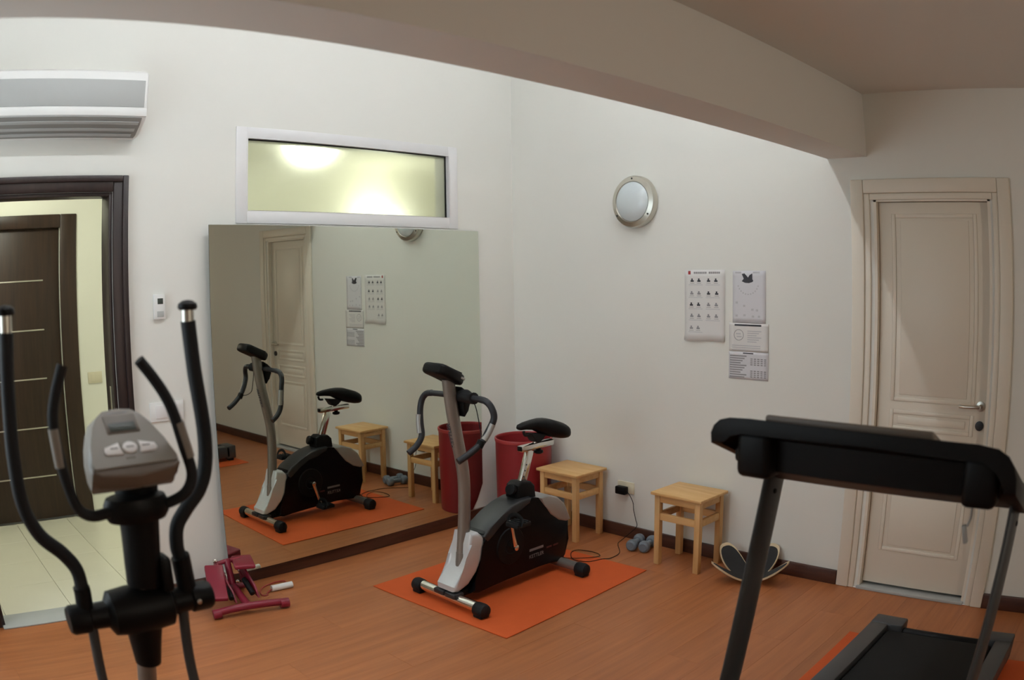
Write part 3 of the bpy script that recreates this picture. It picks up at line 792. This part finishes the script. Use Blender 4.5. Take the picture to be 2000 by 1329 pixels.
t.tube('cord', [(-2.165, -0.235, 0.014), (-2.20, -0.25, 0.006), (-2.215, -0.275, 0.0045), (-2.24, -0.26, 0.0045), (-2.22, -0.20, 0.0045), (-2.17, -0.15, 0.0045), (-2.08, -0.125, 0.0045), (-2.03, -0.15, 0.008), (-2.05, -0.19, 0.0045)], 0.004, 'redin', seg=8, smooth=5)

# ================================================================ EXERCISE BIKE (facing away from the stools, along x)
YM = -1.03
t = Thing('exercise_bike', 'black and silver upright exercise bike standing on the orange mat', 'exercise bike', (-1.12, YM, 0.006))
shell = [(-1.45, 0.062), (-1.40, 0.13), (-1.36, 0.22), (-1.345, 0.30), (-1.345, 0.365), (-1.31, 0.388), (-1.225, 0.432), (-1.143, 0.470), (-1.07, 0.488), (-0.98, 0.488), (-0.91, 0.476), (-0.85, 0.470),
         (-0.77, 0.438), (-0.72, 0.392), (-0.672, 0.29), (-0.680, 0.18), (-0.700, 0.085), (-0.735, 0.052), (-0.93, 0.075), (-1.19, 0.085), (-1.32, 0.060), (-1.39, 0.045)]
bd = t.prism('body_shell', shell, XZ, YM - 0.078, YM + 0.078, 'blackgloss', 0.018)
ridge = [(-1.352, 0.352), (-1.31, 0.394), (-1.225, 0.438), (-1.143, 0.477), (-1.06, 0.495), (-0.985, 0.494), (-1.00, 0.462), (-1.08, 0.452), (-1.16, 0.425), (-1.235, 0.385), (-1.29, 0.345), (-1.325, 0.318)]
t.prism('top_fairing', ridge, XZ, YM - 0.083, YM + 0.083, 'charcoal', 0.012, bd)
rear = [(-0.935, 0.480), (-0.86, 0.484), (-0.775, 0.452), (-0.715, 0.402), (-0.662, 0.296), (-0.70, 0.290), (-0.765, 0.312), (-0.835, 0.362), (-0.885, 0.425)]
t.prism('rear_cover', rear, XZ, YM - 0.084, YM + 0.084, 'silver', 0.012, bd, 'silver rear cover')
front = [(-1.432, 0.385), (-1.375, 0.380), (-1.338, 0.345), (-1.338, 0.29), (-1.358, 0.23), (-1.395, 0.168), (-1.455, 0.112), (-1.53, 0.086), (-1.560, 0.095), (-1.562, 0.125), (-1.515, 0.170), (-1.475, 0.205), (-1.455, 0.255), (-1.448, 0.33)]
t.prism('front_cover', front, XZ, YM - 0.072, YM + 0.072, 'silverlight', 0.018, bd, 'bright silver front cover')
for sd in (-1, 1):
    yy = YM + sd * 0.0782
    t.lathe('crank_disc', [(0, 0), (0.105, 0), (0.10, 0.006), (0.045, 0.008), (0.04, 0.004), (0, 0.004)], (-1.155, yy, 0.255), (0, sd, 0), 'black', bd, 40)
    mm = frame_matrix((-0.952, yy + sd * .0002, 0.150), (1 if sd < 0 else -1, 0, 0), (0, 0, 1))
    letters(t, 'brand_lettering', 'KETTLER', 0.030, mm, 'print', bd)
    xa = -0.868 if sd < 0 else -1.130
    for k in range(2): t.box('print_dash', (xa + k * .055, yy + sd * .0002 - .0005, 0.168), (xa + k * .055 + .042, yy + sd * .0002 + .0005, 0.178), 'redprint', 0, bd)
    t.box('print_stripe', (-1.008, yy + sd * .0002 - .0005, 0.182), (-0.896, yy + sd * .0002 + .0005, 0.196), 'print', 0, bd)
# post
post = t.tube('front_post', [(-1.446, YM, 0.150), (-1.425, YM, 0.35), (-1.412, YM, 0.53), (-1.416, YM, 0.70), (-1.454, YM, 0.89), (-1.482, YM, 1.035), (-1.506, YM, 1.20)], (0.031, 0.034), 'post', seg=20, smooth=8)
t.tube('post_sleeve', [(-1.448, YM, 0.15), (-1.440, YM, 0.21), (-1.433, YM, 0.27)], (0.0335, 0.0365), 'post', post, 20, 3)
for a in ((0.25, -0.97, 0), (-0.97, 0.25, 0)):
    t.lathe('screw', [(0, 0), (0.006, 0), (0.005, 0.004), (0, 0.005)], Vector((-1.428, YM, 0.30)) + Vector(a).normalized() * 0.032, a, 'chrome', post, 8)
mm = frame_matrix((-1.4925, YM + 0.004, 0.905), (-0.045, 0, 0.185), (0, 1, 0))
letters(t, 'brand_lettering', 'KETTLER', 0.034, mm, 'inkdark', post, bold=0.0006)
# console
mm = frame_matrix((-1.528, YM, 1.232), (0.90, 0, -0.43), (0, 1, 0))
bm = bm_new()
oc = [(-0.096, -0.040), (-0.090, -0.066), (-0.066, -0.082), (0.0, -0.080), (0.055, -0.066), (0.09, -0.052), (0.104, -0.038), (0.104, 0.038), (0.09, 0.052), (0.055, 0.066), (0.0, 0.080), (-0.066, 0.082), (-0.090, 0.066), (-0.096, 0.040)]
add_prism(bm, oc, lambda u, v, d: mm @ Vector((u, v, d)), -0.032, 0.026, 0.018)
cs = t.part('console', bm, 'black')
bm = bm_new(); add_box(bm, (-0.07, -0.05, 0.0255), (0.02, 0.05, 0.028), 0.001)
for v in bm.verts: v.co = mm @ v.co
t.part('display', bm, 'lcd', cs)
bm = bm_new(); add_box(bm, (0.060, -0.066, -0.004), (0.088, -0.048, 0.008), 0.002)
for v in bm.verts: v.co = mm @ v.co
t.part('label_plate', bm, 'silver', cs)
# handlebar
hb = t.tube('handlebar', [(-1.463, -0.835, 1.105), (-1.463, -0.93, 1.108), (-1.455, YM, 1.105), (-1.463, -1.13, 1.108), (-1.463, -1.225, 1.108)], 0.0155, 'barblue', seg=14)
t.tube('grip', [(-1.463, -1.215, 1.109), (-1.458, -1.262, 1.100), (-1.448, -1.290, 1.068), (-1.442, -1.298, 1.018), (-1.470, -1.284, 0.955), (-1.508, -1.274, 0.902), (-1.57, -1.254, 0.856), (-1.628, -1.238, 0.826)], 0.0168, 'barblue', hb)
t.tube('grip', [(-1.463, -0.845, 1.106), (-1.461, -0.795, 1.096), (-1.466, -0.764, 1.062), (-1.475, -0.758, 1.005), (-1.478, -0.764, 0.935), (-1.480, -0.772, 0.868), (-1.512, -0.766, 0.818), (-1.560, -0.758, 0.785)], 0.0168, 'barblue', hb)
t.tube('pulse_sensor', [(-1.452, -1.298, 0.992), (-1.472, -1.289, 0.950), (-1.496, -1.282, 0.917)], 0.0165, 'silver', hb, 12, 3)
t.tube('pulse_sensor', [(-1.483, -0.757, 0.985), (-1.486, -0.760, 0.935), (-1.487, -0.767, 0.885)], 0.0165, 'silver', hb, 12, 3)
t.tube('grip_collar', [(-1.502, -1.272, 0.912), (-1.520, -1.268, 0.884)], 0.0205, 'black', hb, 14, 0)
cl = t.tube('clamp', [(-1.447, -1.055, 1.105), (-1.450, -1.10, 1.112), (-1.455, -1.14, 1.104), (-1.460, -1.175, 1.108)], [0.030, 0.034, 0.027, 0.030], 'rubber', hb, 14, 4)
t.prism('clamp_bracket', [(-1.452, 1.155), (-1.425, 1.135), (-1.395, 1.11), (-1.395, 1.07), (-1.415, 1.03), (-1.435, 1.00), (-1.45, 1.05)], XZ, YM - 0.05, YM + 0.02, 'black', 0.008, hb)
t.lathe('clamp_knob', [(0, 0), (0.018, 0.0), (0.021, 0.008), (0.018, 0.022), (0, 0.024)], (-1.418, -1.115, 1.100), (0.8, -0.4, 0.3), 'black', hb, 16)
t.tube('sensor_wire', [(-1.452, -1.165, 1.085), (-1.446, -1.175, 1.05), (-1.446, -1.192, 0.99), (-1.45, -1.21, 0.93), (-1.475, -1.235, 0.905), (-1.505, -1.262, 0.90)], 0.0026, 'black', hb, 7, 5)
# saddle
secs = []
for x, hw, zt, zb in ((-1.010, 0.012, 0.882, 0.868), (-0.995, 0.024, 0.892, 0.860), (-0.955, 0.029, 0.900, 0.858), (-0.89, 0.038, 0.905, 0.848), (-0.83, 0.060, 0.905, 0.818), (-0.78, 0.085, 0.899, 0.796), (-0.735, 0.102, 0.884, 0.782), (-0.70, 0.106, 0.872, 0.774), (-0.675, 0.098, 0.858, 0.772), (-0.662, 0.080, 0.842, 0.778), (-0.655, 0.05, 0.825, 0.788)):
    ring = []
    for k in range(24):
        a = 2 * math.pi * k / 24
        c, s = math.cos(a), math.sin(a)
        cc = math.copysign(abs(c) ** 0.75, c); ss = math.copysign(abs(s) ** 0.75, s)
        ring.append((x, YM + hw * cc, (zt + zb) / 2 + (zt - zb) / 2 * ss))
    secs.append(ring)
bm = bm_new(); add_loft(bm, secs)
sdl = t.part('saddle', bm, 'black', angle=60)
t.prism('saddle_clamp', [(-0.93, 0.835), (-0.80, 0.815), (-0.835, 0.785), (-0.865, 0.772), (-0.895, 0.785)], XZ, YM - 0.03, YM + 0.03, 'rubber', 0.008, sdl)
t.tube('saddle_spring', [(-0.985, YM - .02, 0.855), (-0.975, YM - .02, 0.832), (-0.945, YM - .02, 0.828)], 0.008, 'rubber', sdl, 8, 3)
t.tube('saddle_stem', [(-0.868, YM, 0.75), (-0.866, YM, 0.80)], 0.014, 'chrome', sdl, 14, 0)
sl = t.box('seat_slider', (-0.995, YM - .022, 0.738), (-0.735, YM + .022, 0.772), 'chrome', 0.006, rot=Matrix.Rotation(R(-1), 3, 'Y'))
t.box('end_plug', (-1.000, YM - .017, 0.742), (-0.992, YM + .017, 0.768), 'black', 0.003, sl)
t.lathe('slider_knob', [(0, 0), (0.014, 0), (0.014, -0.012), (0.027, -0.016), (0.028, -0.028), (0.02, -0.034), (0, -0.034)], (-0.845, YM, 0.74), (0, 0, 1), 'black', sl, 20)
d_ = Vector((0.082, 0, 0.215)).normalized(); o_ = Vector((-0.998, YM, 0.53)); 
mmp = frame_matrix(o_, d_, (0, 1, 0))
bm = bm_new(); add_box(bm, (0, -0.016, -0.024), (0.222, 0.016, 0.024), 0.006)
for v in bm.verts: v.co = mmp @ v.co
sp = t.part('seat_post', bm, 'chrome')
for k in range(4):
    c = mmp @ Vector((0.035 + k * 0.034, -0.0165, 0.012))
    t.lathe('adjustment_hole', [(0, -0.001), (0.0045, -0.001), (0.0045, 0.0008), (0, 0.0008)], c, (0, -1, 0), 'inkdark', sp, 10)
t.prism('seat_sleeve', [(-1.062, 0.565), (-1.03, 0.582), (-0.955, 0.572), (-0.925, 0.545), (-0.915, 0.465), (-0.95, 0.455), (-1.05, 0.46), (-1.07, 0.50)], XZ, YM - 0.048, YM + 0.048, 'black', 0.012)
t.lathe('tension_knob', [(0, 0), (0.018, 0), (0.020, 0.02), (0.032, 0.024), (0.034, 0.042), (0.028, 0.052), (0, 0.054)], (-1.05, YM - 0.005, 0.535), (-0.85, -0.25, 0.25), 'black', None, 20)
# cranks and pedals
for sd, end, nm in ((-1, Vector((-1.200, 0, 0.415)), 'near'), (1, Vector((-1.108, 0, 0.095)), 'far')):
    y0 = YM + sd * 0.09; y1 = YM + sd * 0.115
    ax = Vector((-1.155, y1, 0.255)); e = Vector((end.x, y1 + sd * .012, end.z))
    ck = t.tube('crank_arm', [ax, (ax + e) / 2, e], [0.015, 0.011, 0.012], 'chrome', None, 12, 3)
    t.lathe('crank_bolt', [(0, -0.03), (0.016, -0.03), (0.016, 0.012), (0.010, 0.016), (0, 0.016)], ax, (0, sd, 0), 'chrome', ck, 16)
    pc_ = Vector((end.x, YM + sd * 0.185, end.z))
    bm = bm_new(); add_box(bm, (pc_.x - .052, pc_.y - .046, pc_.z - .014), (pc_.x + .052, pc_.y + .046, pc_.z + .012), 0.006)
    for k in range(4): add_box(bm, (pc_.x - .042 + k * .024, pc_.y - .043, pc_.z + .011), (pc_.x - .032 + k * .024, pc_.y + .043, pc_.z + .017), 0.002)
    pd = t.part('pedal', bm, 'rubber')
    t.tube('pedal_strap', [(pc_.x - .03, pc_.y - .048, pc_.z), (pc_.x - .02, pc_.y - .045, pc_.z + .035), (pc_.x - .015, pc_.y, pc_.z + .052), (pc_.x - .02, pc_.y + .045, pc_.z + .035), (pc_.x - .03, pc_.y + .048, pc_.z)], (0.002, 0.011), 'black', pd, 8, 5, ref=(0, 0, 1))
    t.tube('pedal_axle', [e, (e.x, pc_.y, e.z)], 0.007, 'chrome', pd, 10, 0)
# stabilisers
for x, hy, nm in ((-1.535, 0.215, 'front'), (-0.745, 0.205, 'rear')):
    sb = t.tube('stabilizer_bar', [(x, YM - hy, 0.052), (x, YM + hy, 0.052)], 0.028, 'chrome' if nm == 'front' else 'post', None, 20, 0)
    for sd in (-1, 1):
        bm = bm_new()
        add_lathe(bm, [(0, 0), (0.036, 0), (0.038, 0.01), (0.039, 0.05), (0.034, 0.066), (0.02, 0.073), (0, 0.075)], (x, YM + sd * hy, 0.0455), (0, sd, 0), 20)
        add_box(bm, (x - 0.030, min(YM + sd * hy, YM + sd * (hy + .062)), 0.0062), (x + 0.030, max(YM + sd * hy, YM + sd * (hy + .062)), 0.04), 0.006)
        t.part('end_cap', bm, 'rubber', sb)
    if nm == 'front':
        for y0, y1 in ((YM - .085, YM - .003), (YM + .003, YM + .085)):
            t.box('bracket_pad', (x - .038, y0, 0.060), (x + .032, y1, 0.088), 'charcoal', 0.008, sb)
t.box('frame_neck', (-1.545, YM - .05, 0.045), (-1.40, YM + .05, 0.085), 'black', 0.01)
t.box('frame_tail', (-0.775, YM - .055, 0.045), (-0.69, YM + .055, 0.10), 'black', 0.01)

# ================================================================ TREADMILL (console towards the camera, belt running to the door)
YT = -3.405
t = Thing('treadmill', 'black treadmill seen from its console end near the white door', 'treadmill', (-1.40, YT, 0.006))
DK = 0.150
for sd in (-1, 1):
    ya, yb = YT + sd * 0.385, YT + sd * 0.292
    t.box('side_rail', (-2.0, min(ya, yb), 0.045), (-0.70, max(ya, yb), DK), 'tmill', 0.008)
    t.box('rear_end_cap', (-0.735, min(ya, YT + sd * .215), 0.03), (-0.632, max(ya, YT + sd * .215), DK + .004), 'tmill', 0.010)
    t.box('foot', (-0.70, min(ya, yb) + .02, 0.0062), (-0.65, max(ya, yb) - .02, 0.035), 'rubber', 0.004)
t.box('running_belt', (-2.0, YT - 0.288, 0.085), (-0.742, YT + 0.288, 0.132), 'belt', 0.02, seg=3)
t.tube('rear_roller', [(-0.70, YT - 0.29, 0.105), (-0.70, YT + 0.29, 0.105)], 0.026, 'black', None, 18, 0)
t.prism('motor_cover', [(-2.38, 0.03), (-2.40, 0.12), (-2.34, 0.22), (-2.20, 0.25), (-2.02, 0.20), (-1.97, 0.15), (-1.97, 0.03)], XZ, YT - 0.37, YT + 0.37, 'black', 0.02)
upx = [(-2.12, 0.10), (-2.035, 0.36), (-1.925, 0.75), (-1.815, 1.065), (-1.785, 1.14)]
for sd in (-1, 1):
    u_ = t.tube('upright', [(x, YT + sd * 0.418, z) for x, z in upx], (0.0175, 0.066), 'tmill', None, 20, 6, ref=(0, 1, 0))
    t.box('base_bracket', (-2.20, YT + sd * .418 - .022, 0.0062), (-1.98, YT + sd * .418 + .022, 0.14), 'tmill', 0.006)
    t.lathe('bolt', [(0, 0), (0.009, 0), (0.008, 0.004), (0, 0.005)], (-1.838, YT + sd * 0.418 - 0.0165, 1.035), (-0.1, -1, 0), 'black', u_, 10)
    t.tube('handrail', [(-1.83, YT + sd * .418, 1.115), (-1.68, YT + sd * .42, 1.085), (-1.50, YT + sd * .42, 1.065), (-1.38, YT + sd * .41, 1.06)], 0.019, 'charcoal', None, 14, 4)
    bx0 = YT + sd * 0.345
    t.box('cup_holder', (-2.108, bx0 - .054, 1.138), (-1.99, bx0 + .054, 1.275), 'black', 0.022, seg=3)
outer = [(-2.930, 1.232), (-2.928, 1.262), (-2.938, 1.286), (-2.958, 1.304), (-2.99, 1.313), (-3.06, 1.315), (-3.40, 1.313), (-3.74, 1.311), (-3.80, 1.305), (-3.832, 1.288), (-3.852, 1.262), (-3.862, 1.232), (-3.866, 1.19)]
inner = [(-3.828, 1.19), (-3.820, 1.225), (-3.80, 1.248), (-3.76, 1.270), (-3.40, 1.274), (-3.03, 1.274), (-2.992, 1.264), (-2.972, 1.244), (-2.968, 1.232)]
cn = t.prism('console_hood', outer + inner, lambda u, v, d: (d, u, v - 0.42 * (d + 2.12)), -2.12, -1.80, 'black', 0.006, seg=2)
bm = bm_new(); add_box(bm, (-2.05, -3.82, 1.20), (-1.80, -2.97, 1.255), 0.01)
for v in bm.verts: v.co.z -= 0.42 * (v.co.x + 2.12)
t.part('console_underside', bm, 'black', cn)
t.prism('console_housing', [(-2.062, 1.27), (-2.058, 1.158), (-2.04, 1.150), (-1.86, 1.095), (-1.83, 1.13), (-1.90, 1.23)], XZ, YT - 0.36, YT + 0.36, 'black', 0.015)
bm = bm_new(); add_box(bm, (-2.085, -3.60, 1.305), (-1.86, -3.085, 1.343), 0.012, 3)
for v in bm.verts: v.co.z -= 0.42 * (v.co.x + 2.12)
t.part('display_panel', bm, 'consdark', cn)
sk = t.tube('safety_cord', [(-1.93, -3.70, 1.14), (-1.925, -3.70, 1.09), (-1.915, -3.697, 1.06), (-1.92, -3.69, 1.035)], 0.0035, 'acgrey', None, 8, 4)
t.box('safety_clip', (-1.928, -3.693, 0.985), (-1.912, -3.679, 1.040), 'acgrey', 0.003, sk, rot=Matrix.Rotation(R(-14), 3, 'X'))

# ================================================================ ELLIPTICAL TRAINER (console towards the camera)
YE = -2.21; XE = -3.555
t = Thing('elliptical_trainer', 'black elliptical trainer with taupe console and tall swing arms', 'elliptical trainer', (XE, YE, 0))
mast = t.tube('mast', [(-3.60, -2.02, 0.10), (-3.585, -2.10, 0.45), (-3.567, -2.18, 0.74), (-3.545, YE, 0.95), (-3.535, -2.225, 1.10), (-3.532, -2.235, 1.26)], 0.0285, 'post', None, 18, 5)
t.tube('mast_shroud', [(-3.548, -2.228, 0.975), (-3.540, -2.228, 1.03), (-3.533, -2.228, 1.12), (-3.530, -2.232, 1.27)], [0.044, 0.049, 0.052, 0.060], 'black', mast, 20, 5)
t.box('shroud_catch', (-3.505, -2.275, 0.955), (-3.470, -2.205, 1.05), 'black', 0.012, mast)
t.tube('lower_shroud', [(-3.556, -2.205, 0.91), (-3.558, -2.195, 0.84), (-3.563, -2.185, 0.735)], [0.062, 0.052, 0.038], 'black', mast, 20, 4)
hub = t.lathe('pivot_hub', [(0, -0.215), (0.034, -0.215), (0.040, -0.205), (0.040, -0.155), (0.034, -0.15), (0.036, -0.10), (0.060, -0.085), (0.066, -0.03), (0.066, 0.03), (0.060, 0.085), (0.036, 0.10), (0.034, 0.15), (0.040, 0.155), (0.040, 0.205), (0.034, 0.215), (0, 0.215)], (XE - .01, YE, 0.905), (1, 0, 0), 'black', None, 28)
t.lathe('axle_bolt', [(0, 0), (0.008, 0), (0.007, 0.005), (0, 0.006)], (-3.40, YE - 0.037, 0.905), (0, -1, 0.1), 'chrome', hub, 10)
arms = {
 -1: [(-3.844, 1.628), (-3.846, 1.58), (-3.850, 1.478), (-3.854, 1.335), (-3.847, 1.223), (-3.814, 1.142), (-3.756, 1.085), (-3.724, 1.034), (-3.721, 0.968), (-3.726, 0.905)],
  1: [(-3.346, 1.626), (-3.342, 1.58), (-3.334, 1.493), (-3.318, 1.352), (-3.322, 1.257), (-3.345, 1.196), (-3.388, 1.150), (-3.420, 1.108), (-3.428, 1.054), (-3.421, 1.010), (-3.414, 0.905)]}
for sd, pts in arms.items():
    P3 = [(x, YE, z) for x, z in pts]
    sw = t.tube('swing_arm', P3, 0.0195, 'foam', None, 16, 6)
    top = Vector(P3[0])
    t.tube('arm_end_tube', [top + Vector((0, 0, -0.02)), top + Vector((0, 0, 0.042 if sd < 0 else 0.030))], 0.0165, 'steel', sw, 16, 0)
    t.lathe('end_knob', [(0, 0), (0.022, 0.0), (0.0265, 0.006), (0.0245, 0.016), (0.014, 0.023), (0, 0.025)], top + Vector((0, 0, 0.040 if sd < 0 else 0.028)), (0, 0, 1), 'black', sw, 24)
    t.tube('arm_sleeve', [P3[-1], P3[-2], tuple(Vector(P3[-2]).lerp(Vector(P3[-3]), 0.35))], 0.0245 if sd < 0 else 0.027, 'black', sw, 18, 4)
    lx = -3.712 if sd < 0 else -3.436
    lr = t.tube('lower_arm', [(lx, YE, 0.90), (lx - 0.012, YE - 0.01, 0.70), (lx - 0.02, YE - 0.08, 0.45), (lx - 0.02, YE - 0.16, 0.26)], 0.0150, 'tmill', None, 14, 5)
    t.box('foot_pedal', (lx - .085, YE - 0.50, 0.215), (lx + .045, YE - 0.12, 0.240), 'rubber', 0.01, lr)
fx = {
 -1: [(-3.634, 1.192), (-3.682, 1.198), (-3.716, 1.222), (-3.736, 1.285), (-3.747, 1.350), (-3.754, 1.427), (-3.743, 1.483), (-3.718, 1.552)],
  1: [(-3.468, 1.194), (-3.424, 1.220), (-3.402, 1.264), (-3.417, 1.333), (-3.436, 1.409), (-3.456, 1.458), (-3.488, 1.508), (-3.520, 1.549)]}
hubc = t.lathe('handle_clamp', [(0, -0.032), (0.078, -0.030), (0.088, -0.015), (0.088, 0.012), (0.080, 0.028), (0.05, 0.034), (0, 0.034)], (-3.548, -2.268, 1.192), (0, 0, 1), 'black', None, 32, 1.0, 0.62)
for sd, pts in fx.items():
    P3 = [(x, -2.31 if k else -2.285, z) for k, (x, z) in enumerate(pts)]
    P3 = [(-3.58 if sd < 0 else -3.515, -2.27, 1.192)] + P3
    fh_ = t.tube('fixed_handle', P3, 0.0140, 'foam', None, 14, 6)
    a, b = (Vector(P3[5]), Vector(P3[6])) if sd < 0 else (Vector(P3[4]), Vector(P3[5]))
    off = Vector((-0.004 if sd < 0 else 0.005, -0.004, 0))
    t.tube('pulse_plate', [a.lerp(b, -0.35) + off, a + off, a.lerp(b, 0.8) + off], 0.0135, 'consgrey', fh_, 12, 3)
# console: tilted wedge
fb = [Vector((-3.668, -2.345, 1.313)), Vector((-3.448, -2.345, 1.313))]
ft = [Vector((-3.612, -2.205, 1.425)), Vector((-3.512, -2.205, 1.425))]
ux = Vector((1, 0, 0)); uy = (ft[0] - fb[0]); uy.x = 0; hgt = uy.length; uy.normalize(); un = ux.cross(uy)   # un points to the user side, upwards
o_ = (fb[0] + fb[1]) / 2
mmc = frame_matrix(o_, ux, uy)
half = [(-0.110, 0.0), (-0.112, 0.02), (-0.100, 0.075), (-0.080, 0.128), (-0.062, 0.158), (-0.040, 0.176), (0.0, 0.182)]
outl = half + [(-u, v) for u, v in reversed(half[:-1])]
backh = [(-0.112, 0.0), (-0.114, 0.03), (-0.108, 0.080), (-0.096, 0.128), (-0.080, 0.160), (-0.050, 0.178), (0.0, 0.184)]
back_o = backh + [(-u, v) for u, v in reversed(backh[:-1])]
bm = bm_new()
add_loft(bm, [[mmc @ Vector((u * .96, v, -0.090)) for u, v in back_o], [mmc @ Vector((u, v, -0.080)) for u, v in back_o], [mmc @ Vector((u, v, -0.030)) for u, v in back_o], [mmc @ Vector((u * 1.02, v, -0.006)) for u, v in outl], [mmc @ Vector((u * .97, v * .985 + .001, 0.0)) for u, v in outl]])
cns = t.part('console', bm, 'consgrey')
bm = bm_new(); add_prism(bm, [(-0.112, 0.014), (0.112, 0.014), (0.114, -0.004), (0.095, -0.018), (0.0, -0.030), (-0.095, -0.018), (-0.114, -0.004)], lambda u, v, d: mmc @ Vector((u, v, d)), -0.052, -0.004, 0.006)
t.part('front_lip', bm, 'consdark', cns)
def con_box(name, u0, u1, v0, v1, d0, d1, material, bev=0.0015):
    bm = bm_new(); add_box(bm, (u0, v0, d0), (u1, v1, d1), bev)
    for v in bm.verts: v.co = mmc @ v.co
    return t.part(name, bm, material, cns)
con_box('display_bezel', -0.044, 0.044, 0.100, 0.158, -0.004, 0.003, 'consdark', 0.003)
con_box('display', -0.036, 0.036, 0.104, 0.132, 0.0, 0.0042, 'lcd')
for pts in ([(-0.070, 0.044), (-0.066, 0.058), (-0.026, 0.070), (-0.028, 0.053), (-0.022, 0.034), (-0.064, 0.036)], [(0.070, 0.044), (0.064, 0.036), (0.022, 0.034), (0.028, 0.053), (0.026, 0.070), (0.066, 0.058)]):
    bm = bm_new(); add_prism(bm, pts, lambda u, v, d: mmc @ Vector((u, v, d)), -0.001, 0.0035, 0.0012, 2)
    bt = t.part('button', bm, 'button', cns)
bm = bm_new(); add_prism(bm, [(0.019 * math.cos(2 * math.pi * k / 24), 0.053 + 0.017 * math.sin(2 * math.pi * k / 24)) for k in range(24)], lambda u, v, d: mmc @ Vector((u, v, d)), -0.001, 0.004, 0.0012, 2)
t.part('button', bm, 'button', cns)
for u in (-0.042, 0.0, 0.042): con_box('button_mark', u - .010, u + .010, 0.0515, 0.0545, 0.003, 0.0048, 'ink', 0)
con_box('brand_mark', -0.026, 0.026, 0.164, 0.168, 0.0, 0.0006, 'ink', 0)
con_box('caption_mark', -0.02, 0.005, 0.020, 0.025, 0.0, 0.0006, 'consdark', 0)
# low base, below the picture
t.tube('stabilizer_bar', [(-3.85, -1.98, 0.045), (-3.30, -1.98, 0.045)], 0.028, 'black', None, 16, 0)
t.tube('stabilizer_bar', [(-3.83, -3.05, 0.045), (-3.32, -3.05, 0.045)], 0.028, 'black', None, 16, 0)
t.box('base_frame', (-3.61, -3.05, 0.05), (-3.55, -1.98, 0.11), 'black', 0.01)
t.lathe('flywheel_housing', [(0, -0.05), (0.15, -0.05), (0.165, -0.03), (0.165, 0.03), (0.15, 0.05), (0, 0.05)], (-3.58, -2.86, 0.26), (1, 0, 0), 'black', None, 32)
